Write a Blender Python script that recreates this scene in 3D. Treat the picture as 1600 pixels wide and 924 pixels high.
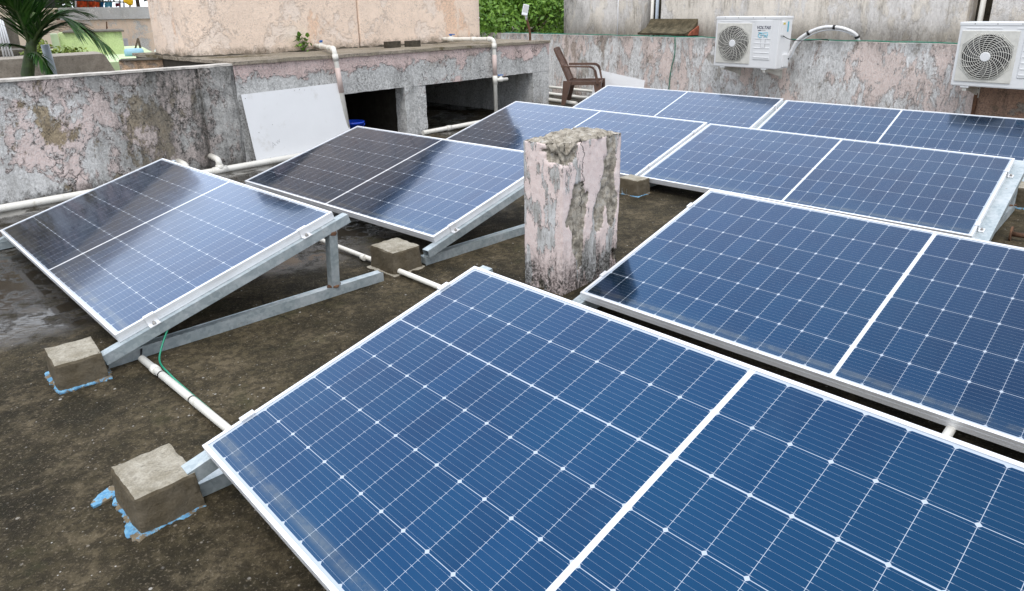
import bpy, bmesh, math, random
import numpy as np
from mathutils import Vector, Matrix, noise
R = math.radians
for o in list(bpy.data.objects): bpy.data.objects.remove(o)
scene = bpy.context.scene
col = scene.collection

# ------------------------------------------------------------------ camera
HC, FP, PITCH, ROLL, CX, CY = 1.32997, 1094.648, 0.320286, 0.0177245, 802.859, 374.311
cam_d = bpy.data.cameras.new('camera'); cam = bpy.data.objects.new('camera', cam_d); col.objects.link(cam)
cp, sp = math.cos(PITCH), math.sin(PITCH)
fw = Vector((0, cp, -sp)); rt = Vector((1, 0, 0)); dn = Vector((0, -sp, -cp))
r2 = math.cos(ROLL)*rt + math.sin(ROLL)*dn
d2 = -math.sin(ROLL)*rt + math.cos(ROLL)*dn
cam.matrix_world = Matrix(((r2.x, -d2.x, -fw.x, 0), (r2.y, -d2.y, -fw.y, 0), (r2.z, -d2.z, -fw.z, HC), (0, 0, 0, 1)))
cam_d.sensor_fit = 'HORIZONTAL'; cam_d.sensor_width = 36
cam_d.lens = 36*FP/1600
cam_d.shift_x = (800-CX)/1600; cam_d.shift_y = (CY-462)/1600
cam_d.clip_start = 0.05; cam_d.clip_end = 2000
scene.camera = cam

# ------------------------------------------------------------------ sky, sun, exposure
SUN_EL, SUN_AZ = R(62), R(266)          # azimuth measured counter-clockwise from +X
world = bpy.data.worlds.new('World'); scene.world = world; world.use_nodes = True
wn = world.node_tree.nodes; wl = world.node_tree.links
for n_ in list(wn): wn.remove(n_)
w_out = wn.new('ShaderNodeOutputWorld'); w_bg = wn.new('ShaderNodeBackground')
w_sky = wn.new('ShaderNodeTexSky'); w_sky.sky_type = 'NISHITA'; w_sky.sun_disc = False
w_sky.sun_elevation = SUN_EL; w_sky.sun_rotation = R(90)-SUN_AZ; w_sky.dust_density = 3.0; w_sky.air_density = 1.2
w_tc = wn.new('ShaderNodeTexCoord'); w_no = wn.new('ShaderNodeTexNoise')
w_no.inputs['Scale'].default_value = 2.1; w_no.inputs['Detail'].default_value = 5; w_no.inputs['Roughness'].default_value = .55
w_ra = wn.new('ShaderNodeValToRGB')
w_ra.color_ramp.elements[0].position = .35; w_ra.color_ramp.elements[0].color = (.84, .91, 1.0, 1)
w_ra.color_ramp.elements[1].position = .68; w_ra.color_ramp.elements[1].color = (1.0, 1.02, 1.07, 1)
w_sc = wn.new('ShaderNodeMix'); w_sc.data_type = 'RGBA'; w_sc.blend_type = 'MULTIPLY'; w_sc.inputs[0].default_value = 1
w_sc.inputs[7].default_value = (10.5, 10.5, 10.5, 1)
w_mx = wn.new('ShaderNodeMix'); w_mx.data_type = 'RGBA'; w_mx.inputs[0].default_value = .72
w_dot = wn.new('ShaderNodeVectorMath'); w_dot.operation = 'DOT_PRODUCT'      # brighter sky patch added for the panel reflections, away from the sun
w_dot.inputs[1].default_value = (math.cos(R(122))*math.cos(R(30)), math.sin(R(122))*math.cos(R(30)), math.sin(R(30)))
w_gl = wn.new('ShaderNodeMapRange'); w_gl.interpolation_type = 'SMOOTHSTEP'
for k_, x_ in zip(('From Min', 'From Max', 'To Min', 'To Max'), (.45, 1.0, 1.0, 1.75)): w_gl.inputs[k_].default_value = x_
w_m2 = wn.new('ShaderNodeVectorMath'); w_m2.operation = 'SCALE'
wl.new(w_tc.outputs['Generated'], w_dot.inputs[0]); wl.new(w_dot.outputs['Value'], w_gl.inputs['Value'])
wl.new(w_tc.outputs['Generated'], w_no.inputs['Vector']); wl.new(w_no.outputs['Fac'], w_ra.inputs['Fac'])
wl.new(w_ra.outputs['Color'], w_sc.inputs[6])
wl.new(w_sky.outputs['Color'], w_mx.inputs[6]); wl.new(w_sc.outputs[2], w_mx.inputs[7])
wl.new(w_mx.outputs[2], w_m2.inputs[0]); wl.new(w_gl.outputs['Result'], w_m2.inputs['Scale']); wl.new(w_m2.outputs[0], w_bg.inputs['Color']); w_bg.inputs['Strength'].default_value = 0.10
wl.new(w_bg.outputs['Background'], w_out.inputs['Surface'])
sun_d = bpy.data.lights.new('sun', 'SUN'); sun_d.energy = 1.0; sun_d.angle = R(25); sun_d.color = (1, .965, .91)
sun = bpy.data.objects.new('sun', sun_d); col.objects.link(sun)
sdir = Vector((math.cos(SUN_EL)*math.cos(SUN_AZ), math.cos(SUN_EL)*math.sin(SUN_AZ), math.sin(SUN_EL)))
sun.rotation_euler = sdir.to_track_quat('Z', 'Y').to_euler(); sun.location = (0, 0, 20)
vs = scene.view_settings
vs.view_transform = 'Standard'; vs.look = 'None'; vs.exposure = 0.58; vs.gamma = 1; vs.use_curve_mapping = False

# ------------------------------------------------------------------ material helpers
class NT:
    def __init__(s, name):
        s.m = bpy.data.materials.new(name); s.m.use_nodes = True
        s.t = s.m.node_tree; s.n = s.t.nodes; s.l = s.t.links
        s.b = s.n['Principled BSDF']; s._tc = None
    def new(s, k): return s.n.new(k)
    def put(s, inp, v):
        if isinstance(v, bpy.types.NodeSocket): s.l.new(v, inp)
        elif isinstance(v, (tuple, list)) and len(v) == 3 and inp.type == 'RGBA': inp.default_value = (*v, 1)
        else: inp.default_value = v
    def tc(s, which='Object'):
        if not s._tc: s._tc = s.new('ShaderNodeTexCoord')
        return s._tc.outputs[which]
    def mapv(s, scale=(1, 1, 1), loc=(0, 0, 0), rot=(0, 0, 0), vec=None):
        m = s.new('ShaderNodeMapping'); m.inputs['Scale'].default_value = scale; m.inputs['Location'].default_value = loc
        m.inputs['Rotation'].default_value = rot; s.l.new(vec or s.tc(), m.inputs['Vector']); return m.outputs[0]
    def noise(s, scale, detail=4, rough=.55, vec=None, dist=0):
        q = s.new('ShaderNodeTexNoise'); q.inputs['Scale'].default_value = scale; q.inputs['Detail'].default_value = detail
        q.inputs['Roughness'].default_value = rough; q.inputs['Distortion'].default_value = dist
        s.l.new(vec or s.tc(), q.inputs['Vector']); return q.outputs['Fac']
    def vor(s, scale, feature='F1', out='Distance', vec=None, rnd=1):
        q = s.new('ShaderNodeTexVoronoi'); q.feature = feature; q.inputs['Scale'].default_value = scale; q.inputs['Randomness'].default_value = rnd
        s.l.new(vec or s.tc(), q.inputs['Vector']); return q.outputs[out]
    def step(s, v, a, b, inv=False):          # smooth ramp from a to b
        q = s.new('ShaderNodeMapRange'); q.interpolation_type = 'SMOOTHSTEP'
        q.inputs['From Min'].default_value = a; q.inputs['From Max'].default_value = b
        q.inputs['To Min'].default_value = 1 if inv else 0; q.inputs['To Max'].default_value = 0 if inv else 1
        s.put(q.inputs['Value'], v); return q.outputs['Result']
    def lin(s, v, a, b, c, d):
        q = s.new('ShaderNodeMapRange')
        for k, x in zip(('From Min', 'From Max', 'To Min', 'To Max'), (a, b, c, d)): q.inputs[k].default_value = x
        s.put(q.inputs['Value'], v); return q.outputs['Result']
    def ma(s, op, a, b=None, c=None):
        q = s.new('ShaderNodeMath'); q.operation = op; s.put(q.inputs[0], a)
        if b is not None: s.put(q.inputs[1], b)
        if c is not None: s.put(q.inputs[2], c)
        return q.outputs[0]
    def mix(s, f, a, b, mode='MIX'):
        q = s.new('ShaderNodeMix'); q.data_type = 'RGBA'; q.blend_type = mode
        s.put(q.inputs[0], f); s.put(q.inputs[6], a); s.put(q.inputs[7], b); return q.outputs[2]
    def sep(s, vec=None):
        q = s.new('ShaderNodeSeparateXYZ'); s.l.new(vec or s.tc(), q.inputs[0]); return q.outputs
    def bump(s, h, strength=.3, dist=.01):
        q = s.new('ShaderNodeBump'); q.inputs['Strength'].default_value = strength; q.inputs['Distance'].default_value = dist
        s.l.new(h, q.inputs['Height']); s.l.new(q.outputs[0], s.b.inputs['Normal'])
    def attr(s, name, typ='GEOMETRY'):
        q = s.new('ShaderNodeAttribute'); q.attribute_name = name; q.attribute_type = typ; return q.outputs['Fac']
    def set(s, **k):
        names = dict(color='Base Color', rough='Roughness', metal='Metallic', coat='Coat Weight', coat_rough='Coat Roughness',
                     coat_ior='Coat IOR', ior='IOR', spec='Specular IOR Level', trans='Transmission Weight', sss='Subsurface Weight')
        for a, v in k.items(): s.put(s.b.inputs[names[a]], v)
        return s.m

def plain(name, color, rough=.5, metal=0, var=.12, scale=6, bump=0, dirt=None):
    q = NT(name); n1 = q.noise(scale, 5, .6)
    c = q.mix(q.step(n1, .3, .7), tuple(x*(1-var) for x in color), tuple(min(1, x*(1+var)) for x in color))
    if dirt:
        n2 = q.noise(scale*2.3, 8, .7); c = q.mix(q.ma('MULTIPLY', q.step(n2, .55, .75), dirt[1]), c, dirt[0])
    if bump: q.bump(q.noise(scale*12, 4, .6), bump, .004)
    return q.set(color=c, rough=q.lin(n1, .3, .7, max(0, rough-.08), min(1, rough+.08)), metal=metal)

def plaster(name, paint, lime=(.50, .49, .48), lime_at=.5, mould=(.035, .034, .03), mould_amt=.5, streak=.5,
            brown=(.24, .19, .13), brown_amt=.5, crack=.7, top=None, foot=None, scale=1.0, seed=0., zone=None, fine=1.0, grain=.38, brown_at=.56, band=None, vst=1.0, mm_amt=.8):
    """weathered painted plaster: paint, lime patches, bare render, mould streaks, cracks"""
    q = NT(name)
    v = q.mapv(loc=(seed, seed*1.7, seed*.6), scale=(1, 1, vst))
    vz = q.mapv(scale=(1, 1, .16), loc=(seed, seed*.3, 0))
    wob = q.noise(4*scale, 6, .7, v)
    n1 = q.noise(2.2*scale, 10, .68, v, .4)
    n2 = q.noise(7*scale, 9, .72, v)
    n3 = q.noise(38, 6, .75, v)
    n3b = q.noise(95, 4, .7, v)
    st = q.noise(5.5*scale, 9, .72, vz)
    st2 = q.noise(22, 6, .7, vz)
    pv = q.mix(q.step(wob, .3, .7), tuple(x*.92 for x in paint), tuple(min(1, x*1.05) for x in paint))
    # lime / washed grey patches
    edge = q.ma('ADD', q.ma('MULTIPLY', n1, .75), q.ma('MULTIPLY', n2, .25))
    if band: edge = q.ma('ADD', edge, q.lin(q.sep()[2], band-.10, band+.10, .10, -.10))
    lm = q.step(edge, lime_at-.02, lime_at+.03)
    limec = q.mix(q.step(n3, .3, .72), tuple(x*(1-grain) for x in lime), tuple(min(1, x*(1+.66*grain)) for x in lime))
    c = q.mix(lm, pv, limec)
    # bare brown render
    nb = q.noise(1.7*scale, 9, .7, q.mapv(loc=(seed+7, 3, 1), scale=(1, 1, .6)))
    bm_ = q.ma('MULTIPLY', q.step(nb, brown_at, brown_at+.04), brown_amt)
    c = q.mix(bm_, c, q.mix(q.step(n3, .3, .7), tuple(x*.55 for x in brown), tuple(x*1.3 for x in brown)))
    # mould streaks and speckle
    mk = q.step(st, .47, .68)
    mk = q.ma('MULTIPLY', mk, q.step(q.ma('ADD', q.ma('MULTIPLY', n3, .6), q.ma('MULTIPLY', st2, .4)), .36, .6))
    mk = q.ma('MULTIPLY', mk, streak)
    sp_ = q.ma('MULTIPLY', q.step(n3, .56, .66), q.step(n2, .42, .62)); sp_ = q.ma('MULTIPLY', sp_, mould_amt)
    z = q.sep()[2]
    tot = q.ma('MAXIMUM', mk, sp_)
    if top:                                   # (z0, z1, amount): mould gathers under the coping
        g = q.step(q.ma('ADD', z, q.ma('MULTIPLY', q.ma('SUBTRACT', st, .5), .55)), top[0], top[1])
        g = q.ma('MULTIPLY', q.ma('MULTIPLY', g, top[2]), q.step(q.ma('ADD', q.ma('MULTIPLY', n3, .5), q.ma('MULTIPLY', n2, .5)), .36, .56))
        tot = q.ma('MAXIMUM', tot, g)
    if foot:
        g = q.step(q.ma('ADD', z, q.ma('MULTIPLY', q.ma('SUBTRACT', q.ma('ADD', q.ma('MULTIPLY', n2, .6), q.ma('MULTIPLY', n3, .4)), .5), .42)), foot[0], foot[1], True)
        g = q.ma('MULTIPLY', g, foot[2]); tot = q.ma('MAXIMUM', tot, g)
    c = q.mix(tot, c, q.mix(q.step(n2, .4, .6), mould, tuple(x*2.2+.02 for x in mould)))
    if zone:                                  # (x0, x1, amount): rain-washed black stretch of the wall
        gx = q.step(q.ma('ADD', q.ma('MULTIPLY', q.sep()[0], zone[3]), q.ma('MULTIPLY', q.ma('SUBTRACT', n1, .5), .9)), zone[0], zone[1])
        zm = q.ma('MULTIPLY', gx, q.step(q.ma('ADD', q.ma('MULTIPLY', n3, .55), q.ma('MULTIPLY', st, .45)), .40, .60)); tot2 = q.ma('MULTIPLY', zm, zone[2])
        c = q.mix(q.ma('MULTIPLY', gx, .5), c, q.mix(q.step(n3, .35, .65), (.16, .15, .13), (.52, .51, .48))); c = q.mix(tot2, c, (.05, .048, .042))
    mm = q.ma('MULTIPLY', q.ma('MULTIPLY', q.step(q.noise(62, 5, .8), .50, .60), q.step(q.noise(3.2, 7, .7, q.mapv(loc=(seed+3, 1, 9))), .40, .62)), mm_amt*fine)
    c = q.mix(mm, c, (.075, .072, .066))
    # hairline cracks and flake edges
    cv = q.mix(.12, q.tc(), q.mapv(scale=(3, 3, 3)))
    dv = q.new('ShaderNodeVectorMath'); dv.operation = 'MULTIPLY_ADD'
    cn = q.new('ShaderNodeTexNoise'); cn.inputs['Scale'].default_value = 6; cn.inputs['Detail'].default_value = 5
    q.l.new(q.tc(), cn.inputs['Vector']); q.l.new(cn.outputs['Color'], dv.inputs[0]); dv.inputs[1].default_value = (.28,)*3; q.l.new(v, dv.inputs[2])
    ck = q.vor(4.2*scale, 'DISTANCE_TO_EDGE', 'Distance', dv.outputs[0])
    ckm = q.ma('MULTIPLY', q.step(ck, .003, .02, True), q.step(n1, .4, .62, True))
    ckm = q.ma('MULTIPLY', ckm, q.step(wob, .42, .6))
    c = q.mix(q.ma('MULTIPLY', ckm, crack), c, (.06, .055, .05))
    fl = q.ma('MULTIPLY', q.step(q.ma('ABSOLUTE', q.ma('SUBTRACT', edge, lime_at)), .002, .012, True), q.step(n3, .44, .56))
    c = q.mix(q.ma('MULTIPLY', fl, crack*.9), c, (.05, .045, .04))
    # salt and pepper grain
    c = q.mix(.35*min(1, grain/.3), c, q.mix(q.step(n3b, .34, .66), (.25, .25, .25), (.78, .78, .78)), 'OVERLAY')
    h = q.ma('ADD', q.ma('MULTIPLY', lm, -.35), q.ma('ADD', q.ma('MULTIPLY', n3, .6), q.ma('ADD', q.ma('MULTIPLY', n3b, .35), q.ma('MULTIPLY', bm_, -.5))))
    q.bump(h, .95, .016)
    return q.set(color=c, rough=.92, spec=.25)

# ------------------------------------------------------------------ geometry helpers
def box(bm, c, s, rot=None, bevel=0):
    """box centred at c with size s, optional 3x3 rotation"""
    r = bmesh.ops.create_cube(bm, size=1)
    vv = r['verts']
    for v in vv:
        p = Vector((v.co.x*s[0], v.co.y*s[1], v.co.z*s[2]))
        v.co = (rot @ p if rot else p) + Vector(c)
    if bevel:
        ed = list({e for v in vv for e in v.link_edges})
        bmesh.ops.bevel(bm, geom=ed, offset=bevel, segments=2, affect='EDGES', profile=.6)
def frame_axes(d, up=Vector((0, 0, 1))):
    d = Vector(d).normalized(); x = up.cross(d)
    if x.length < 1e-4: x = Vector((1, 0, 0)).cross(d)
    x.normalize(); return x, d.cross(x), d
def bar(bm, a, b, w, h, up=Vector((0, 0, 1)), bevel=.002):
    """rectangular tube from a to b, w wide, h tall"""
    a, b = Vector(a), Vector(b); x, y, d = frame_axes(b-a, Vector(up))
    box(bm, (a+b)/2, (w, h, (b-a).length), Matrix((x, y, d)).transposed(), bevel)
def tube(bm, pts, r, seg=12, cap=True):
    pts = [Vector(p) for p in pts]; rr = r if isinstance(r, (list, tuple)) else [r]*len(pts)
    rings = []; x = None
    for i, p in enumerate(pts):
        d = ((pts[i+1]-p) if i < len(pts)-1 else (p-pts[i-1]))
        if 0 < i < len(pts)-1: d = (pts[i+1]-p).normalized()+(p-pts[i-1]).normalized()
        d.normalize()
        if x is None: x, y, _ = frame_axes(d)
        else: x = (x-d*x.dot(d)).normalized()
        y = d.cross(x)
        rings.append([bm.verts.new(p+(x*math.cos(2*math.pi*k/seg)+y*math.sin(2*math.pi*k/seg))*rr[i]) for k in range(seg)])
    for a, b in zip(rings[:-1], rings[1:]):
        for k in range(seg): bm.faces.new((a[k], a[(k+1) % seg], b[(k+1) % seg], b[k])).smooth = True
    if cap: bm.faces.new(rings[0][::-1]); bm.faces.new(rings[-1])
def curve(pts, n=8):
    """Catmull-Rom through the points"""
    P = [Vector(p) for p in pts]; P = [2*P[0]-P[1]]+P+[2*P[-1]-P[-2]]; out = []
    for i in range(1, len(P)-2):
        for k in range(n):
            t = k/n; a, b, c, d = P[i-1:i+3]
            out.append(.5*((2*b)+(c-a)*t+(2*a-5*b+4*c-d)*t*t+(3*b-a-3*c+d)*t**3))
    return out+[P[-2]]
def elbow(pts, rad, n=6):
    """polyline with rounded corners"""
    P = [Vector(p) for p in pts]; out = [P[0]]
    for a, b, c in zip(P[:-2], P[1:-1], P[2:]):
        u, w = (a-b).normalized(), (c-b).normalized(); k = min(rad, (a-b).length*.45, (c-b).length*.45)
        for i in range(n+1):
            t = i/n; out.append(b+u*k*(1-t)**2+w*k*t*t)
    return out+[P[-1]]
def lathe(bm, prof, c=(0, 0, 0), rot=None, seg=24):
    rings = []
    for r, z in prof:
        rings.append([bm.verts.new((rot @ Vector((r*math.cos(2*math.pi*k/seg), r*math.sin(2*math.pi*k/seg), z)) if rot else
                     Vector((r*math.cos(2*math.pi*k/seg), r*math.sin(2*math.pi*k/seg), z)))+Vector(c)) for k in range(seg)])
    for a, b in zip(rings[:-1], rings[1:]):
        for k in range(seg): bm.faces.new((a[k], a[(k+1) % seg], b[(k+1) % seg], b[k])).smooth = True
    bm.faces.new(rings[0][::-1]); bm.faces.new(rings[-1])
def prism(bm, poly, ax, ay, az, o, d0, d1):
    """polygon (a,b) in plane ax,ay extruded along az from d0 to d1"""
    lo = [bm.verts.new(Vector(o)+ax*a+ay*b+az*d0) for a, b in poly]; hi = [bm.verts.new(Vector(o)+ax*a+ay*b+az*d1) for a, b in poly]
    n = len(poly); bm.faces.new(lo[::-1]); bm.faces.new(hi)
    for k in range(n): bm.faces.new((lo[k], lo[(k+1) % n], hi[(k+1) % n], hi[k]))
def roughbox(bm, o, ax, ay, az, s, res, amp, freq=8, extra=None):
    """box spanned from corner o along ax,ay,az by sizes s, faces subdivided and jittered by noise"""
    verts = {}; n = [max(1, int(round(s[i]/res))) for i in range(3)]; A = (ax, ay, az)
    def vt(i, j, k):
        key = (i, j, k)
        if key not in verts:
            p = Vector(o)+ax*(s[0]*i/n[0])+ay*(s[1]*j/n[1])+az*(s[2]*k/n[2])
            d = noise.noise_vector(p*freq)*amp+noise.noise_vector(p*freq*3.1)*amp*.4
            p = p+d
            if extra: p = extra(p, i/n[0], j/n[1], k/n[2])
            verts[key] = bm.verts.new(p)
        return verts[key]
    for a in range(3):
        b, c = (a+1) % 3, (a+2) % 3
        for side in (0, n[a]):
            for i in range(n[b]):
                for j in range(n[c]):
                    q = []
                    for di, dj in ((0, 0), (1, 0), (1, 1), (0, 1)):
                        idx = [0, 0, 0]; idx[a] = side; idx[b] = i+di; idx[c] = j+dj; q.append(vt(*idx))
                    bm.faces.new(q if side else q[::-1])
def tag(o, label=None, cat=None, group=None, kind=None):
    if label: o['label'] = label
    if cat: o['category'] = cat
    if group: o['group'] = group
    if kind: o['kind'] = kind
    return o
def chain(o):
    m = o.matrix_basis.copy()
    while o.parent: o = o.parent; m = o.matrix_basis @ m
    return m
def mesh_of(name, bm, recalc=True):
    if recalc: bmesh.ops.recalc_face_normals(bm, faces=bm.faces)
    me = bpy.data.meshes.new(name); bm.to_mesh(me); bm.free(); return me
def obj(name, bm, m, parent=None, world=True, origin=None, recalc=True, smooth=False):
    """link bm (given in world coordinates unless world=False) as one object"""
    if parent:
        if world: bmesh.ops.transform(bm, matrix=chain(parent).inverted(), verts=bm.verts)
        loc = None
    else:
        if origin is None:
            xs = [v.co for v in bm.verts]
            origin = (sum(min(f(v) for v in xs)+max(f(v) for v in xs) for f in (lambda v: v.x,))/2,
                      sum(min(f(v) for v in xs)+max(f(v) for v in xs) for f in (lambda v: v.y,))/2, min(v.z for v in xs))
        bmesh.ops.translate(bm, vec=-Vector(origin), verts=bm.verts); loc = origin
    me = mesh_of(name, bm, recalc); me.materials.append(m)
    if smooth:
        for p in me.polygons: p.use_smooth = True
    o = bpy.data.objects.new(name, me); col.objects.link(o)
    if parent: o.parent = parent
    elif loc is not None: o.location = loc
    return o
def empty(name, loc=(0, 0, 0), rz=0, matrix=None):
    o = bpy.data.objects.new(name, None); o.empty_display_size = .1; col.objects.link(o)
    if matrix is not None: o.matrix_basis = matrix
    else: o.location = loc; o.rotation_euler = (0, 0, rz)
    return o
def copy_tree(o, parent=None):
    c = o.copy(); col.objects.link(c)
    if parent: c.parent = parent
    for ch in list(o.children): copy_tree(ch, c)
    return c
def B(): return bmesh.new()

# ------------------------------------------------------------------ site frame
P0 = Vector((-1.0658, 7.758, 0)); PS = R(46)
WT = Vector((math.cos(PS), math.sin(PS), 0)); WN = Vector((-math.sin(PS), math.cos(PS), 0)); UP = Vector((0, 0, 1))
def wp(s, n, z=0): return P0+WT*s+WN*n+UP*z              # along / behind the tank wall
B0 = Vector((2.85, 8.95, 0)); PB = R(130)
BT = Vector((math.cos(PB), math.sin(PB), 0)); BN = Vector((-.766044, -.642788, 0))
def bp_(s, n, z=0): return B0+BT*s+BN*n+UP*z             # along / in front of the parapet with the air conditioners
def floor_z(p):
    n = (Vector((p[0], p[1], 0))-P0).dot(WN); return .05*min(1, max(0, -n/1.6))
PAN = {
'A': ((-0.8563, 1.6333, 0.2147), (0.67445, -0.73808, 0.01873), (0.71022, 0.65551, 0.2567), 1, 0.9615),
'B': ((0.2826, 2.8048, 0.1526), (0.71342, -0.70069, -0.00782), (0.68328, 0.69313, 0.22958), 1, 1.0448),
'C': ((0.9137, 4.9231, 0.1568), (0.73886, -0.67375, -0.0121), (0.65663, 0.71582, 0.23757), .97, 1.0040),
'D': ((-0.6577, 6.4195, 0.1637), (0.72422, -0.68955, -0.00594), (0.6685, 0.69995, 0.25135), 1, 1.0014),
'E': ((0.4883, 7.8195, 0.1531), (0.7524, -0.65867, -0.00741), (0.63875, 0.7268, 0.2525), 1, 1.0001),
'F': ((2.0935, 6.3526, 0.0983), (0.7425, -0.66981, -0.00644), (0.6429, 0.70991, 0.2876), .992, 0.9903),
'G': ((-2.9998, 3.913, 0.1434), (0.70138, -0.71255, 0.0186), (0.68162, 0.67811, 0.27488), 1, 0.9519),
'H': ((-1.9495, 4.9757, 0.1635), (0.71715, -0.69679, 0.0133), (0.67006, 0.69464, 0.26173), 1, 0.9899),
}
PL, PW = 2.12935, 1.05

# ------------------------------------------------------------------ materials
def m_floor():
    q = NT('wet_mossy_concrete')
    x, y, z = q.sep()
    n1 = q.noise(1.3, 8, .62); n2 = q.noise(6, 9, .7); n3 = q.noise(34, 6, .75); n4 = q.noise(120, 3, .7)
    c = q.mix(q.step(n1, .36, .64), (.019, .0165, .010), (.072, .058, .034))
    c = q.mix(q.ma('MULTIPLY', q.step(n2, .45, .68), .8), c, (.130, .104, .066))
    c = q.mix(q.ma('MULTIPLY', q.step(n2, .34, .46, True), .75), c, (.020, .019, .013))
    c = q.mix(q.ma('MULTIPLY', q.step(n3, .44, .56, True), .62), c, (.018, .015, .010))
    c = q.mix(q.ma('MULTIPLY', q.step(n4, .54, .72), .42), c, (.27, .225, .165))
    n5 = q.noise(2.4, 6, .65, q.mapv(loc=(9, 4, 2)))
    c = q.mix(q.ma('MULTIPLY', q.step(n5, .56, .68), .6), c, (.040, .040, .018))
    # pale chips and flakes of lime
    for sc, th, keep, loc in ((26, .17, .50, 3), (60, .20, .55, 11), (13, .10, .6, 23)):
        vv = q.mapv(loc=(loc, loc, 0))
        d = q.vor(sc, 'F1', 'Distance', q.mix(.04, vv, q.mapv(loc=(loc, 0, 0), scale=(6, 6, 6)))); cc = q.vor(sc, 'F1', 'Color', q.mix(.04, vv, q.mapv(loc=(loc, 0, 0), scale=(6, 6, 6))))
        rsep = q.new('ShaderNodeSeparateColor'); q.l.new(cc, rsep.inputs[0])
        mk = q.ma('MULTIPLY', q.step(d, th*.6, th, True), q.ma('GREATER_THAN', rsep.outputs[0], keep+.28))
        mk = q.ma('MULTIPLY', mk, q.step(n2, .40, .58))
        c = q.mix(q.ma('MULTIPLY', mk, .7), c, q.mix(rsep.outputs[1], (.22, .19, .15), (.60, .58, .55)))
    cdv = q.new('ShaderNodeVectorMath'); cdv.operation = 'MULTIPLY_ADD'; cdn = q.new('ShaderNodeTexNoise'); cdn.inputs['Scale'].default_value = 3; cdn.inputs['Detail'].default_value = 6
    q.l.new(q.tc(), cdn.inputs['Vector']); q.l.new(cdn.outputs['Color'], cdv.inputs[0]); cdv.inputs[1].default_value = (.5,)*3; q.l.new(q.tc(), cdv.inputs[2])
    crk = q.ma('MULTIPLY', q.step(q.vor(.42, 'DISTANCE_TO_EDGE', 'Distance', cdv.outputs[0]), .001, .004, True), q.step(n1, .46, .56)); c = q.mix(q.ma('MULTIPLY', crk, .6), c, (.008, .007, .005))
    # standing film of water, lower side of the roof
    u = q.ma('ADD', q.ma('MULTIPLY', x, .719), q.ma('MULTIPLY', y, -.695))       # distance in front of the tank wall
    w = q.ma('ADD', u, q.ma('MULTIPLY', q.ma('SUBTRACT', n1, .5), 1.2))
    a = q.ma('ADD', q.ma('MULTIPLY', x, .695), q.ma('MULTIPLY', y, .719))
    m1 = q.ma('MULTIPLY', q.step(w, -3.45, -3.10, True), q.step(a, 2.6, 4.3, True))
    m1 = q.ma('MULTIPLY', m1, 1.0)
    m2 = q.step(w, -3.9, -3.4, True)
    wet = q.ma('MAXIMUM', m1, q.ma('MULTIPLY', m2, q.step(n5, .42, .55)))
    wet = q.ma('MULTIPLY', wet, q.step(n2, .36, .5))
    c = q.mix(q.ma('MULTIPLY', wet, .8), c, (.018, .015, .012))
    hh = q.ma('ADD', q.ma('MULTIPLY', n3, .6), q.ma('ADD', q.ma('MULTIPLY', n2, .5), q.ma('MULTIPLY', n4, .4)))
    rip = q.noise(11, 2, .5, q.mapv(scale=(1, 2.6, 1), rot=(0, 0, R(35))))
    q.bump(q.ma('ADD', q.ma('MULTIPLY', hh, q.ma('SUBTRACT', 1, q.ma('MULTIPLY', wet, .96))), q.ma('MULTIPLY', q.ma('MULTIPLY', wet, rip), .10)), .6, .012)
    rg = q.ma('SUBTRACT', .78, q.ma('MULTIPLY', q.step(n1, .35, .6, True), .25))
    return q.set(color=c, rough=q.lin(wet, 0, 1, .8, .05), spec=q.lin(wet, 0, 1, .10, .5))

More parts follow.
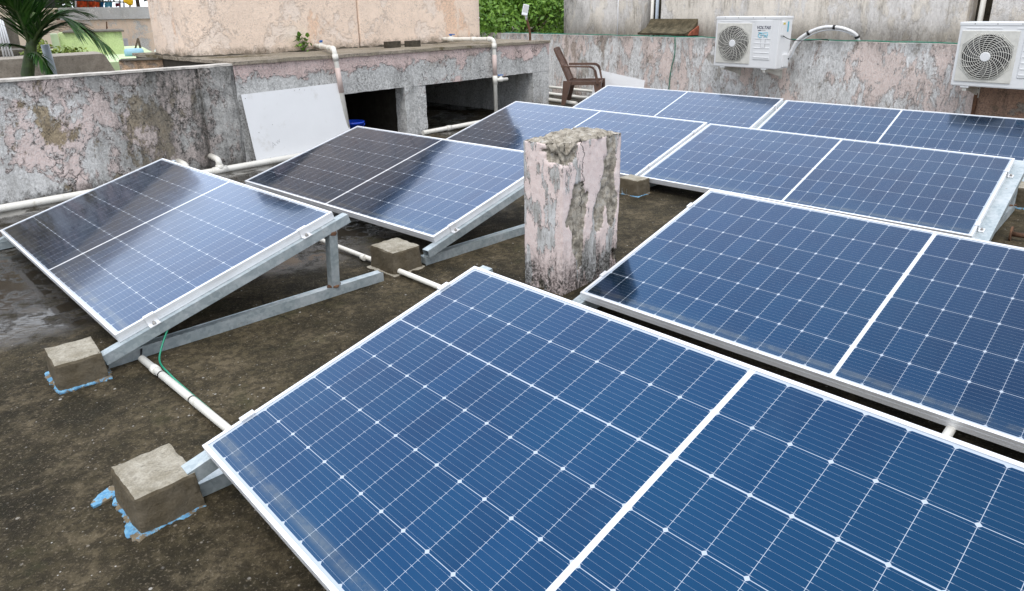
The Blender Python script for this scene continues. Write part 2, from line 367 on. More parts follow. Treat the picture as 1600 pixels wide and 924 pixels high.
def m_cells():
    q = NT('solar_cells_under_glass')
    x, y, z = q.sep()
    mu, mv, half, cs = .021, .019, PL/2, .0072
    pu = (half-mu-cs)/12; pv = (PW-2*mv)/6
    xr = q.ma('SUBTRACT', q.ma('ABSOLUTE', q.ma('SUBTRACT', x, half)), cs)              # distance past the centre strip
    fu = q.ma('FRACT', q.ma('DIVIDE', xr, pu)); yr = q.ma('SUBTRACT', y, mv); fv = q.ma('FRACT', q.ma('DIVIDE', yr, pv))
    du = q.ma('MULTIPLY', q.ma('SUBTRACT', .5, q.ma('ABSOLUTE', q.ma('SUBTRACT', fu, .5))), pu)   # metres to nearest column line
    dv = q.ma('MULTIPLY', q.ma('SUBTRACT', .5, q.ma('ABSOLUTE', q.ma('SUBTRACT', fv, .5))), pv)
    lu = q.step(du, .0003, .0007, True); lv = q.step(dv, .0005, .0010, True)
    row = q.ma('ROUND', q.ma('DIVIDE', yr, pv))
    mid = q.ma('MULTIPLY', q.ma('COMPARE', row, 4, .1), q.ma('GREATER_THAN', q.attr('midgap', 'OBJECT'), .5))
    lv = q.ma('MAXIMUM', lv, q.ma('MULTIPLY', mid, q.step(dv, .0016, .0024, True)))
    dia = q.step(q.ma('ADD', du, q.ma('MULTIPLY', dv, 1.0)), .0062, .0076, True)
    out = q.ma('MAXIMUM', q.step(xr, 0, .0006, True), q.step(xr, 12*pu-.0006, 12*pu))
    out = q.ma('MAXIMUM', out, q.ma('MAXIMUM', q.step(yr, 0, .0006, True), q.step(yr, 6*pv-.0006, 6*pv)))
    white = q.ma('MAXIMUM', q.ma('MAXIMUM', lu, lv), q.ma('MAXIMUM', dia, out))
    nb = 10
    fb = q.ma('FRACT', q.ma('MULTIPLY', fv, nb))
    db = q.ma('MULTIPLY', q.ma('ABSOLUTE', q.ma('SUBTRACT', fb, .5)), pv/nb)
    pad = q.step(du, .003, .008, True)
    wid = q.ma('ADD', .00018, q.ma('MULTIPLY', pad, .00050))
    bus = q.ma('LESS_THAN', db, wid)
    fin = q.ma('MULTIPLY', bus, q.ma('SUBTRACT', 1, white))
    oi = q.new('ShaderNodeObjectInfo'); ov = q.new('ShaderNodeVectorMath'); ov.operation = 'ADD'; q.l.new(q.tc(), ov.inputs[0])
    orr = q.ma('MULTIPLY', oi.outputs['Random'], 40.0); oc = q.new('ShaderNodeCombineXYZ'); q.l.new(orr, oc.inputs[0]); q.l.new(orr, oc.inputs[1]); q.l.new(oc.outputs[0], ov.inputs[1]); pv_ = ov.outputs[0]
    n1 = q.noise(1.6, 5, .6, pv_); n2 = q.noise(9, 7, .7, pv_)
    cid = q.ma('ADD', q.ma('FLOOR', q.ma('DIVIDE', xr, pu)), q.ma('MULTIPLY', q.ma('FLOOR', q.ma('DIVIDE', yr, pv)), 17.3))
    cidv = q.new('ShaderNodeTexWhiteNoise'); cidv.noise_dimensions = '1D'; q.l.new(cid, cidv.inputs['W'])
    cell = q.mix(cidv.outputs['Value'], (.0010, .030, .090), (.0022, .041, .116))
    cell = q.mix(q.step(n1, .35, .7), cell, (.002, .046, .118))
    c = q.mix(fin, cell, (.24, .29, .36)); c = q.mix(white, c, q.mix(q.step(xr, 0, .0006, True), (.40, .45, .52), (.62, .64, .67)))
    # dust line along the low edge, splashes and specks
    dl = q.ma('MULTIPLY', q.step(q.ma('ABSOLUTE', q.ma('SUBTRACT', y, q.ma('ADD', .040, q.ma('MULTIPLY', n1, .02)))), .002, .022, True), q.step(n2, .35, .6))
    c = q.mix(q.ma('MULTIPLY', dl, .18), c, (.40, .38, .27))
    dust = q.ma('MULTIPLY', q.step(y, .02, .12, True), .05); c = q.mix(dust, c, (.26, .34, .38))
    sv = q.vor(9, 'F1', 'Distance', pv_); sc_ = q.vor(9, 'F1', 'Color', pv_); ss = q.new('ShaderNodeSeparateColor'); q.l.new(sc_, ss.inputs[0])
    spk = q.ma('MULTIPLY', q.ma('LESS_THAN', sv, q.ma('MULTIPLY', ss.outputs[1], .055)), q.ma('GREATER_THAN', ss.outputs[0], .55))
    c = q.mix(q.ma('MULTIPLY', spk, .75), c, (.012, .018, .05))
    film = q.step(q.noise(3.0, 9, .75, q.mapv(scale=(1, .45, 1), vec=pv_), .6), .50, .80); c = q.mix(q.ma('MULTIPLY', film, .035), c, (.20, .32, .42))
    dp_ = q.vor(2.6, 'F1', 'Distance', q.mix(.03, pv_, q.mapv(scale=(8, 8, 8), vec=pv_))); dq = q.new('ShaderNodeSeparateColor'); q.l.new(q.vor(2.6, 'F1', 'Color', q.mix(.03, pv_, q.mapv(scale=(8, 8, 8), vec=pv_))), dq.inputs[0])
    drop = q.ma('MULTIPLY', q.ma('LESS_THAN', dp_, q.ma('MULTIPLY', dq.outputs[1], .035)), q.ma('GREATER_THAN', dq.outputs[0], .72)); c = q.mix(q.ma('MULTIPLY', drop, .6), c, (.42, .42, .38))
    q.b.inputs['Specular Tint'].default_value = (.80, .84, .94, 1)
    metal = q.ma('MULTIPLY', q.ma('SUBTRACT', 1, q.ma('MAXIMUM', white, q.ma('MULTIPLY', fin, .6))), .92)
    return q.set(color=c, metal=metal, rough=q.lin(n2, .3, .7, .10, .16), coat=1.0, coat_rough=q.lin(n2, .3, .7, .03, .085), coat_ior=1.20)
    

def m_galv():
    q = NT('galvanised_steel'); v1 = q.vor(70, 'F1', 'Color'); s_ = q.new('ShaderNodeSeparateColor'); q.l.new(v1, s_.inputs[0])
    n1 = q.noise(9, 8, .7)
    c = q.mix(s_.outputs[0], (.33, .39, .42), (.46, .52, .54)); c = q.mix(q.step(n1, .45, .7), c, (.56, .60, .62))
    c = q.mix(q.ma('MULTIPLY', q.step(q.noise(14, 8, .75), .62, .71), .8), c, (.16, .085, .04))
    q.bump(q.noise(80, 4, .6), .12, .002)
    return q.set(color=c, metal=.45, rough=q.lin(n1, .3, .7, .38, .55))
def m_concrete(name, a, b, pits=.5, seed=0, side_brown=.82):
    q = NT(name); v = q.mapv(loc=(seed, 2*seed, 0)); n1 = q.noise(9, 8, .7, v); n2 = q.noise(45, 6, .7, v); n3 = q.noise(150, 3, .7, v)
    c = q.mix(q.step(n1, .35, .65), a, b); c = q.mix(q.ma('MULTIPLY', q.step(n2, .56, .68), pits), c, tuple(x*.28 for x in a))
    c = q.mix(.3, c, q.mix(q.step(n3, .35, .65), (.3,)*3, (.75,)*3), 'OVERLAY')
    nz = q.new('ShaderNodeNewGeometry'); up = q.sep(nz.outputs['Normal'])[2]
    c = q.mix(q.ma('MULTIPLY', q.step(up, .5, .9, True), side_brown), c, (.075, .056, .031))   # dark brown mixed in on faces not pointing up
    q.bump(q.ma('ADD', n2, q.ma('MULTIPLY', n3, .5)), .7, .006)
    return q.set(color=c, rough=.9, spec=.2)
def m_leaf(name, a, b, rough=.5):
    q = NT(name); g = q.new('ShaderNodeNewGeometry'); c = q.mix(g.outputs['Random Per Island'], a, b)
    return q.set(color=c, rough=rough, spec=.35, sss=0)

M = {}
M['floor'] = m_floor(); M['cells'] = m_cells(); M['galv'] = m_galv()
M['alu'] = plain('anodised_aluminium', (.82, .83, .85), .38, .35, .05, 5)
M['backsheet'] = plain('white_backsheet', (.7, .7, .7), .6)
M['bolt'] = plain('steel_bolt', (.30, .29, .28), .45, .7, .3, 40)
M['rust'] = plain('rusty_steel', (.13, .065, .035), .85, .1, .4, 30, .4)
M['block'] = m_concrete('cast_concrete_block', (.235, .21, .16), (.40, .37, .31))
M['slab'] = m_concrete('coarse_grey_concrete', (.27, .24, .205), (.37, .335, .29), .6, 5, .12)
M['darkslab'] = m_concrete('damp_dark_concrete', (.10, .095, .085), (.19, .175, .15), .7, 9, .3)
M['pvc'] = plain('white_pvc', (.78, .76, .70), .32, 0, .05, 8, 0, ((.42, .38, .28), .7))
M['pvcgrey'] = plain('blue_grey_pvc', (.42, .48, .55), .45, 0, .08, 5)
M['blue'] = plain('blue_plastic', (.02, .13, .42), .4, 0, .1)
def m_bluepaint():
    q = NT('worn_blue_waterproofing'); n1 = q.noise(28, 7, .7); n2 = q.noise(70, 5, .7)
    c = q.mix(q.step(n2, .35, .65), (.10, .26, .44), (.20, .40, .56)); c = q.mix(q.step(n1, .50, .56), c, q.mix(n2, (.07, .055, .035), (.30, .245, .17)))
    q.bump(n2, .4, .003); return q.set(color=c, rough=.92, spec=.05)
M['bluepaint'] = m_bluepaint()
M['bucket'] = plain('bucket_blue', (.01, .06, .55), .35, 0, .08)
M['green_cable'] = plain('green_cable', (.01, .24, .14), .4, 0, .1)
M['black'] = plain('black_rubber', (.012, .012, .013), .6, 0, .2)
M['white'] = plain('white_board_laminate', (.80, .81, .83), .45, 0, .025, 2.5, 0, ((.52, .50, .46), .45))
M['ac'] = plain('white_painted_steel', (.80, .81, .82), .36, 0, .02, 3, 0, ((.60, .58, .53), .22))
M['acgrille'] = plain('aged_grille_plastic', (.66, .65, .60), .5, 0, .08, 20)
M['acdark'] = plain('fan_cavity', (.012, .012, .013), .6, 0, .3)
M['navy'] = plain('navy_print', (.012, .016, .06), .5, 0, .05)
M['teal'] = plain('teal_print', (.12, .48, .62), .5, 0, .05)
M['greyprint'] = plain('grey_print', (.42, .42, .43), .5, 0, .05)
M['yellow_sticker'] = plain('yellow_sticker', (.60, .50, .10), .6, 0, .1)
M['chair'] = plain('brown_plastic', (.135, .078, .058), .42, 0, .12, 10)
M['pink'] = plaster('peeling_pink_parapet', (.79, .665, .635), lime=(.86, .85, .83), lime_at=.49, vst=.75, mm_amt=.55, grain=.42, mould_amt=.8, streak=.35, brown_amt=.95, brown=(.40, .32, .21), brown_at=.525, top=(.60, 1.02, .85), foot=(.0, .12, .8), seed=1.3, crack=1, zone=(1.05, 1.75, .85, 1))
M['beam'] = plaster('mouldy_pink_beam', (.68, .54, .51), lime=(.62, .62, .61), band=.755, lime_at=.49, mould_amt=.5, streak=.4, brown_amt=.25, seed=4.1, crack=1)
M['back'] = plaster('streaked_pink_parapet', (.77, .655, .61), lime=(.82, .815, .80), vst=.42, mm_amt=.42, lime_at=.485, mould_amt=.35, streak=.42, brown_amt=.55, scale=1.35, top=(.70, .98, .6), seed=6.6)
M['backbrown'] = plaster('brown_stained_plaster', (.40, .26, .19), lime=(.33, .29, .25), lime_at=.56, mould_amt=.6, streak=.6, brown_amt=.5, seed=2.2)
M['peach'] = plaster('peach_tank_paint', (.92, .745, .61), lime=(.91, .77, .66), lime_at=.54, mould=(.07, .055, .03), mould_amt=.14, streak=.06, brown=(.86, .52, .32), brown_amt=.45, brown_at=.58, crack=.25, foot=(-.03, .10, .8), seed=3.7, fine=.42, grain=.10)
M['white_house'] = plaster('stained_cream_wall', (.82, .76, .68), lime=(.78, .75, .72), vst=.4, lime_at=.49, mould=(.10, .085, .06), mould_amt=.2, streak=.62, brown=(.56, .47, .35), brown_amt=.3, brown_at=.56, crack=.05, foot=(7.36, 7.78, .75), seed=8.8, fine=.3, grain=.13)
M['corner_house'] = plaster('stained_cream_wall_corner', (.82, .76, .68), lime=(.78, .75, .72), vst=.4, lime_at=.49, mould=(.10, .085, .06), mould_amt=.2, streak=.62, brown=(.56, .47, .35), brown_amt=.3, brown_at=.56, crack=.05, foot=(7.36, 7.78, .75), seed=5.8, zone=(3.66, 3.96, .95, -1), fine=.3, grain=.13)
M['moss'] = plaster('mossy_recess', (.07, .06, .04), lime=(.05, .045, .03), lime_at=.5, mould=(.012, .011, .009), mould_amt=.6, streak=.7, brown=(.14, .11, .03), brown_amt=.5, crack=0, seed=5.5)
M['ledge'] = m_concrete('mossy_ledge_concrete', (.045, .04, .025), (.15, .125, .08), .8, 3, .3)
M['shade_black'] = m_concrete('shade_black_concrete', (.022, .021, .019), (.045, .042, .037), .6, 12, .2)  # shade inside the platform openings put into a near-black colour
M['brickred'] = plain('red_brick_end', (.30, .09, .05), .9, 0, .3, 20)
M['brick'] = plain('mossy_brick', (.06, .05, .035), .95, 0, .4, 18, .6)
M['dark'] = plain('dark_opening', (.015, .014, .013), .9, 0, .2)
M['greenwall'] = plaster('lime_green_paint', (.56, .66, .34), lime=(.60, .69, .40), lime_at=.55, mould_amt=.2, streak=.15, brown_amt=.05, crack=.1, top=(7.35, 7.6, .55), seed=7.3, fine=.2)
M['greenroof'] = plain('pale_green_paint', (.52, .64, .38), .9, 0, .12, 2)
M['far_peach'] = plaster('far_peach_wall', (.80, .65, .53), lime=(.66, .65, .64), lime_at=.54, mould=(.16, .16, .16), mould_amt=.2, streak=.4, brown_amt=.05, crack=.05, seed=9.1, scale=.35, fine=.2)
M['far_grey'] = plaster('far_grey_band', (.56, .57, .58), lime=(.66, .66, .66), lime_at=.52, mould=(.16, .16, .16), mould_amt=.3, streak=.5, brown_amt=.0, crack=.05, seed=3.1, scale=.35, fine=.2)
M['cream'] = plain('cream_house_paint', (.62, .52, .42), .9, 0, .08, 1)
M['ochre'] = plaster('dripping_ochre_parapet', (.78, .54, .36), lime=(.74, .62, .52), lime_at=.54, mould_amt=.4, streak=.9, brown_amt=.2, crack=.3, top=(.12, .30, .5), seed=2.9)
M['leaf'] = m_leaf('tree_leaf', (.06, .15, .015), (.20, .36, .05))
M['darkleaf'] = m_leaf('dark_tree_leaf', (.02, .05, .015), (.06, .12, .035))
M['limeleaf'] = m_leaf('shrub_leaf', (.10, .16, .02), (.28, .34, .06))
M['palmleaf'] = m_leaf('palm_leaflet', (.014, .055, .012), (.050, .140, .024), .4)
M['bark'] = plain('bark', (.10, .075, .05), .9, 0, .3, 20, .5)
M['palmstem'] = plain('palm_stem', (.05, .085, .025), .6, 0, .35, 12)
M['ground'] = plain('earth', (.14, .11, .08), .95, 0, .25, .2)
M['orange'] = plain('orange_cloth', (.62, .12, .03), .9, 0, .5, 6)
M['cyan_cloth'] = plain('light_blue_cloth', (.18, .48, .60), .9, 0, .1)
M['blue_cloth'] = plain('blue_cloth', (.02, .16, .33), .9, 0, .1)
M['maroon'] = plain('maroon_cloth', (.16, .02, .04), .9, 0, .1)
M['yellow'] = plain('yellow_petals', (.80, .50, .01), .7, 0, .1)
M['red'] = plain('red_cloth', (.35, .03, .03), .8, 0, .1)
M['drum'] = plain('pale_blue_drum', (.28, .48, .62), .5, 0, .08)
M['lampgrey'] = plain('light_grey_casing', (.62, .64, .67), .4, .2, .05)
M['string'] = plain('green_rope', (.03, .20, .13), .7, 0, .3, 30)
M['mat'] = plain('corrugated_panel', (.45, .45, .50), .8, 0, .2)

# ------------------------------------------------------------------ setting: ground and roof floor
b = B(); bmesh.ops.create_grid(b, x_segments=2, y_segments=2, size=500)
for v in b.verts: v.co.z = -6.5
tag(obj('ground', b, M['ground'], origin=(0, 0, -6.5)), kind='structure')
b = B(); grid = {}
ns, nn, st_ = 150, 190, .1
for i in range(ns+1):
    for j in range(nn+1):
        s_, n_ = -8+i*st_, -15+j*st_
        p = wp(s_, n_); z = floor_z(p)+.006*noise.noise(p*1.5)+.004*noise.noise(p*4)
        if n_ > 0: z = 0.0
        grid[i, j] = b.verts.new((p.x, p.y, z))
for i in range(ns):
    for j in range(nn):
        s_, n_ = -8+i*st_, -15+j*st_
        if (s_ < -2.15 and n_ >= .05): continue
        c_ = wp(s_+.05, n_+.05)
        if (c_-B0).dot(BN) < -.1: continue
        b.faces.new((grid[i, j], grid[i+1, j], grid[i+1, j+1], grid[i, j+1]))
lv = [v for v in b.verts if not v.link_faces]; bmesh.ops.delete(b, geom=lv, context='VERTS')
tag(obj('roof_floor', b, M['floor'], origin=(0, 0, 0), smooth=True), kind='structure')

# ------------------------------------------------------------------ parapet on the left, tank platform, tanks
pw = empty('parapet_wall', wp(-4.9, .06)); tag(pw, 'peeling pink parapet wall with black mould behind the leftmost solar panel', 'wall')
b = B(); roughbox(b, wp(-7.6, 0, -.05), WT, WN, UP, (5.62, .13, .93), .06, .006, 5)
obj('wall', b, M['pink'], pw)
b = B(); roughbox(b, wp(-7.6, -.010, .882), WT, WN, UP, (5.62, .152, .017), .05, .003, 7)
obj('coping', b, plain('pale_coping', (.52, .49, .45), .9, 0, .3, 14, .6, ((.10, .09, .08), .8)), pw)
b = B(); roughbox(b, wp(-2.30, -.022, -.05), WT, WN, UP, (.285, .03, .93), .035, .014, 9)
obj('pilaster', b, M['pink'], pw)

tp = empty('tank_platform', wp(.15, .9)); tag(tp, 'low mouldy pink platform with two dark openings carrying the peach tanks', 'platform')
b = B(); roughbox(b, wp(-1.978, 0, .53), WT, WN, UP, (4.228, .16, .355), .05, .007, 6)
obj('beam', b, M['beam'], tp)
b = B(); roughbox(b, wp(-1.978, 0, -.02), WT, WN, UP, (1.108, .16, .548), .05, .007, 6)
obj('wall', b, M['beam'], tp)
b = B(); roughbox(b, wp(-.115, 0.003, -.02), WT, WN, UP, (.29, .16, .548), .04, .012, 9)
obj('pier', b, M['beam'], tp)
b = B(); roughbox(b, wp(1.94, 0.003, -.02), WT, WN, UP, (.308, 2.35, .548), .06, .008, 6)
obj('pier', b, M['beam'], tp)
b = B(); roughbox(b, wp(-1.985, -.02, .886), WT, WN, UP, (4.24, 2.42, .03), .06, .007, 6)
obj('slab', b, plaster('mossy_platform_top', (.30, .26, .20), lime=(.36, .31, .25), lime_at=.5, mould_amt=.9, streak=.0, brown=(.14, .11, .05), brown_amt=.9, crack=.3, seed=1.1), tp)
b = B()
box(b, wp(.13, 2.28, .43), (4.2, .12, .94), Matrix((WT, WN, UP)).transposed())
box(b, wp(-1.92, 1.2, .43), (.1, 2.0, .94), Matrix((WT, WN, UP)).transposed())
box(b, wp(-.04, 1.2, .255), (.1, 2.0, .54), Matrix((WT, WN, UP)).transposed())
obj('inner_wall', b, M['shade_black'], tp)
b = B(); box(b, wp(.13, 1.2, .87), (4.1, 2.0, .03), Matrix((WT, WN, UP)).transposed()); obj('soffit', b, M['shade_black'], tp)

def tank(s0, s1, n0, n1, z1, label, joint):
    t_ = empty('water_tank', wp((s0+s1)/2, (n0+n1)/2, .916)); tag(t_, label, 'water tank')
    def foot(g, r_):                                 # rounded rectangle in plan
        out = []
        rr_, rl_ = (.02, r_) if joint == 'right' else (r_, .02)
        for cx_, cy_, a0, r_ in ((s1-g-rr_, n0+g+rr_, -90, rr_), (s1-g-rr_, n1-g-rr_, 0, rr_), (s0+g+rl_, n1-g-rl_, 90, rl_), (s0+g+rl_, n0+g+rl_, 180, rl_)):
            for k in range(9): a = R(a0+90*k/8); out.append((cx_+r_*math.cos(a), cy_+r_*math.sin(a)))
        return out
    b = B(); prism(b, foot(0, .30), WT, WN, UP, P0, .90, z1)
    for f_ in b.faces: f_.smooth = len(f_.verts) == 4
    for e_ in b.edges: e_.smooth = abs(e_.verts[0].co.z-e_.verts[1].co.z) > .01
    obj('wall', b, M['peach'], t_)
    b = B(); prism(b, foot(-.05, .35), WT, WN, UP, P0, z1+.002, z1+.09); obj('roof', b, M['darkslab'], t_)
    b = B(); ft = foot(-.004, .304); n_ = len(ft); pts = []
    for i in range(n_):
        a_, e_ = Vector((*ft[i], 0)), Vector((*ft[(i+1) % n_], 0)); m_ = max(1, int((e_-a_).length/.03))
        for k in range(m_): q_ = a_.lerp(e_, k/m_); pts.append(wp(q_.x, q_.y, .913))
    rr = [.004+.022*max(0, .45+noise.noise(p*9)+.6*noise.noise(p*23)) for p in pts]
    tube(b, pts, rr, 6, False); obj('mossy_skirt', b, M['brick'], t_)
    return t_
tank(-1.93, -.035, .88, 2.1, 2.42, 'peach painted concrete water tank behind the white leaning board', 'right')
tank(-.028, 2.02, .865, 2.25, 2.36, 'peach painted concrete water tank nearer the green trees', 'left')

# ------------------------------------------------------------------ back parapet with the air conditioners
bw = empty('parapet_wall', bp_(0, -.07)); tag(bw, 'pink parapet wall streaked white and grey carrying two air conditioners', 'wall')
b = B(); roughbox(b, bp_(-2.63, -.14, -.05), BT, BN, UP, (8.2, .14, .955), .07, .006, 4)
obj('wall', b, M['back'], bw)
b = B(); roughbox(b, bp_(-6.6, -.14, -.05), BT, BN, UP, (3.955, .15, .95), .07, .006, 4)
obj('end_panel', b, M['backbrown'], bw)
b = B(); roughbox(b, bp_(-2.665, .013, -.05), BT, BN, UP, (.03, .02, .93), .04, .005, 12); obj('drain_strip', b, M['rust'], bw)

# neighbour's building straight behind it
nb_ = empty('neighbour_building', bp_(-1.2, -1.6, -6.5)); tag(nb_, 'stained cream building rising directly behind the air conditioner parapet', 'building')
NZ, NH, NO = -6.5, 8.9, -.45
RB = Matrix((BT, BN, UP)).transposed()
def nwall(s0, s1, m='white_house', name='wall'):
    b = B(); roughbox(b, bp_(s0, NO-2.6, .3), BT, BN, UP, (s1-s0, 2.6, 1.28), .12, .004, 3); return obj(name, b, M[m], nb_)
nwall(-2.62+.33, 1.62); nwall(1.98, 3.60, 'corner_house'); nwall(-7, -2.50)
b = B(); box(b, bp_(-1.7, NO-1.45, -3.2), (10.5, 2.2, 7), RB); obj('lower_storey', b, M['white_house'], nb_)
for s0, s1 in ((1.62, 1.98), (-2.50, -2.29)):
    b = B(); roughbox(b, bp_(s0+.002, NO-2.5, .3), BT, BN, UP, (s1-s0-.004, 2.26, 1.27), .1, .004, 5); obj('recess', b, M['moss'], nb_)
b = B(); pts = [(0, .0), (.27, .0), (.28, .025), (.20, .05), (.10, .09), (.04, .15), (0, .21)]
prism(b, pts, BN, UP, BT, bp_(0, NO+.002, .925), .98, 1.80); obj('ledge', b, M['ledge'], nb_)
b = B(); prism(b, [(0, .0), (.22, .0), (.16, .05), (.06, .09), (0, .12)], BN, UP, BT, bp_(0, NO+.003, .925), .955, .979); obj('brick_end', b, M['brickred'], nb_)
for s_, m_, lab in ((1.86, 'pvc', 'cream drain pipe running down the dark gap of the neighbouring wall'), (1.77, 'pvcgrey', 'blue grey drain pipe beside the cream one in the dark gap')):
    b = B(); tube(b, [bp_(s_, NO-.10, .5), bp_(s_, NO-.10, 1.60)], .024); tag(obj('drain_pipe', b, M[m_]), lab, 'pipe')
b = B(); tube(b, [bp_(-2.385, NO-.10, .5), bp_(-2.385, NO-.10, 1.60)], .026); tag(obj('drain_pipe', b, M['pvc']), 'cream drain pipe above the right air conditioner', 'pipe')
b = B(); tube(b, [bp_(2.42, NO+.014, .8), bp_(2.42, NO+.014, 1.57)], .008, 6); tag(obj('conduit', b, M['white']), 'thin white conduit fixed to the cream neighbouring wall', 'conduit')

# ------------------------------------------------------------------ broken pillar stub
PF = Vector((.219, 3.015, .03))
def pillar():
    b = B(); lay = b.verts.layers.float.new('bare'); res = .0085; H = .73
    ax, ay = WT, WN; sz = (.435, .232, H); n = [int(round(x/res)) for x in sz]; vs_ = {}
    def vt(i, j, k):
        if (i, j, k) in vs_: return vs_[i, j, k]
        fx, fy, fz = i/n[0], j/n[1], k/n[2]; p = PF+ax*(sz[0]*fx)+ay*(sz[1]*fy)+UP*(H*fz)
        nx = (-1 if fx == 0 else 1 if fx == 1 else 0); ny = (-1 if fy == 0 else 1 if fy == 1 else 0)
        nrm = (ax*nx+ay*ny); nrm = nrm.normalized() if nrm.length else UP.copy()
        q = p.copy(); q.z *= .42
        m = noise.fractal(q*7.5+Vector((3.1, 0, 7)), 1.0, 2.1, 6, noise_basis='PERLIN_ORIGINAL')
        low = .10*math.exp(-((fz-.30)/.28)**2)
        chip = 0
        dch = math.hypot((fx-.10)*sz[0]*(1 if fx > .08 else .8), fy*sz[1]*.6)
        dch += .035*noise.noise(p*14)+.018*noise.noise(p*40)
        if fz > .86: chip = max(0, 1-dch/.085)*min(1, (fz-.86)/.08)
        bl = -.30 if nx >= 0 else -.38
        if ny == -1:
            for cx_, cz_, rx_, rz_ in ((.20, .48, .16, .10), (.26, .36, .09, .12), (.62, .42, .08, .11), (.86, .50, .06, .10), (.97, .14, .12, .10), (.30, .20, .05, .08)):
                bl = max(bl, .42*(1-math.hypot((fx-cx_)/rx_, (fz-cz_)/rz_)))
        bare = max(0, min(1, (m*.75+bl-.02)*14))
        if chip > .12 and nx+ny != 0: bare = max(bare, 1)
        dep = bare*.012+chip*.034
        d = noise.noise_vector(p*30)*.0018+noise.noise_vector(p*70)*.0012
        if k == n[2]:
            bare = 1; p.z += .006*noise.fractal(p*18, 1, 2, 5)+.006*noise.noise(p*60)-chip*.022
            rim = min(fx, 1-fx, fy*.55, (1-fy)*.55); p.z += min(.0, rim*.2-.012)+.02*max(0, .5-abs(fx-.5))
        p = p-nrm*dep*(0 if nrm is UP else 1)+d*(1+3*bare)
        if bare > .5: p += noise.noise_vector(p*55)*.004
        if fx == 1 and fz < .55: p -= ax*(.55-fz)*.05*(1+noise.noise(p*9))
        v = b.verts.new(p); v[lay] = bare; vs_[i, j, k] = v; return v
    for a in range(3):
        bb, c = (a+1) % 3, (a+2) % 3
        for side in (0, n[a]):
            if a == 2 and side == 0: continue
            for i in range(n[bb]):
                for j in range(n[c]):
                    q = []
                    for di, dj in ((0, 0), (1, 0), (1, 1), (0, 1)):
                        idx = [0, 0, 0]; idx[a] = side; idx[bb] = i+di; idx[c] = j+dj; q.append(vt(*idx))
                    f = b.faces.new(q if side else q[::-1]); f.smooth = True
    q = NT('peeling_pillar_plaster'); ba = q.attr('bare')
    n2 = q.noise(22, 8, .7); n3 = q.noise(70, 6, .75); n4 = q.noise(9, 8, .7, q.mapv(scale=(1, 1, .3)))
    n5 = q.noise(30, 6, .7, q.mapv(scale=(1, 1, .22)))
    c = q.mix(q.step(n2, .3, .7), (.71, .585, .555), (.79, .68, .65))
    pm = q.step(n4, .525, .555); grey = q.mix(q.step(n5, .35, .65), (.34, .33, .31), (.64, .64, .64))
    c = q.mix(pm, c, grey)
    em = q.ma('MULTIPLY', q.step(q.ma('ABSOLUTE', q.ma('SUBTRACT', n4, .54)), .005, .014, True), q.step(n3, .42, .55)); c = q.mix(q.ma('MULTIPLY', em, .8), c, (.07, .06, .05))
    br = q.mix(q.step(n2, .36, .64), (.19, .168, .135), (.50, .455, .385)); br = q.mix(q.step(n3, .56, .68), br, (.055, .05, .045))
    br = q.mix(q.ma('MULTIPLY', q.step(n2, .58, .64), .7), br, (.44, .43, .42))
    nb_f = q.ma('ADD', ba, q.ma('MULTIPLY', q.ma('SUBTRACT', n3, .5), .8))
    c = q.mix(q.step(nb_f, .30, .42), c, br)
    z = q.sep()[2]
    ft = q.step(q.ma('ADD', z, q.ma('MULTIPLY', q.ma('SUBTRACT', n5, .5), .55)), .07, .25, True)
    ft = q.ma('MULTIPLY', ft, q.step(n3, .30, .62)); c = q.mix(q.ma('MULTIPLY', ft, .95), c, (.022, .021, .018))
    spk = q.ma('MULTIPLY', q.step(n3, .62, .68), .7); c = q.mix(spk, c, (.08, .07, .065))
    # one long crack and a few hairlines
    sx, sy, _z = q.sep(); uu = q.ma('ADD', q.ma('MULTIPLY', sx, WT.x), q.ma('MULTIPLY', sy, WT.y)); vv = q.ma('ADD', q.ma('MULTIPLY', sx, WN.x), q.ma('MULTIPLY', sy, WN.y))
    wob = q.ma('ADD', q.ma('MULTIPLY', q.ma('SUBTRACT', q.noise(9, 6, .7, q.mapv(scale=(.1, .1, 1))), .5), .16), -.055)
    ck = q.ma('ABSOLUTE', q.ma('SUBTRACT', uu, wob)); ck = q.ma('MULTIPLY', q.step(ck, .0012, .0042, True), q.ma('MULTIPLY', q.step(vv, -.08, -.085), q.step(z, .36, .42)))
    c = q.mix(q.ma('MULTIPLY', ck, .95), c, (.03, .027, .024))
    c = q.mix(.3, c, q.mix(q.step(q.noise(180, 3, .7), .35, .65), (.3,)*3, (.75,)*3), 'OVERLAY')
    q.bump(q.ma('ADD', q.ma('MULTIPLY', n3, .8), q.ma('MULTIPLY', pm, -.4)), .7, .006)
    o = obj('pillar_stub', b, q.set(color=c, rough=.93, spec=.2), origin=PF+ax*.2+ay*.1)
    tag(o, 'broken square pillar stub with peeling pink plaster between the solar panels', 'pillar')
pillar()

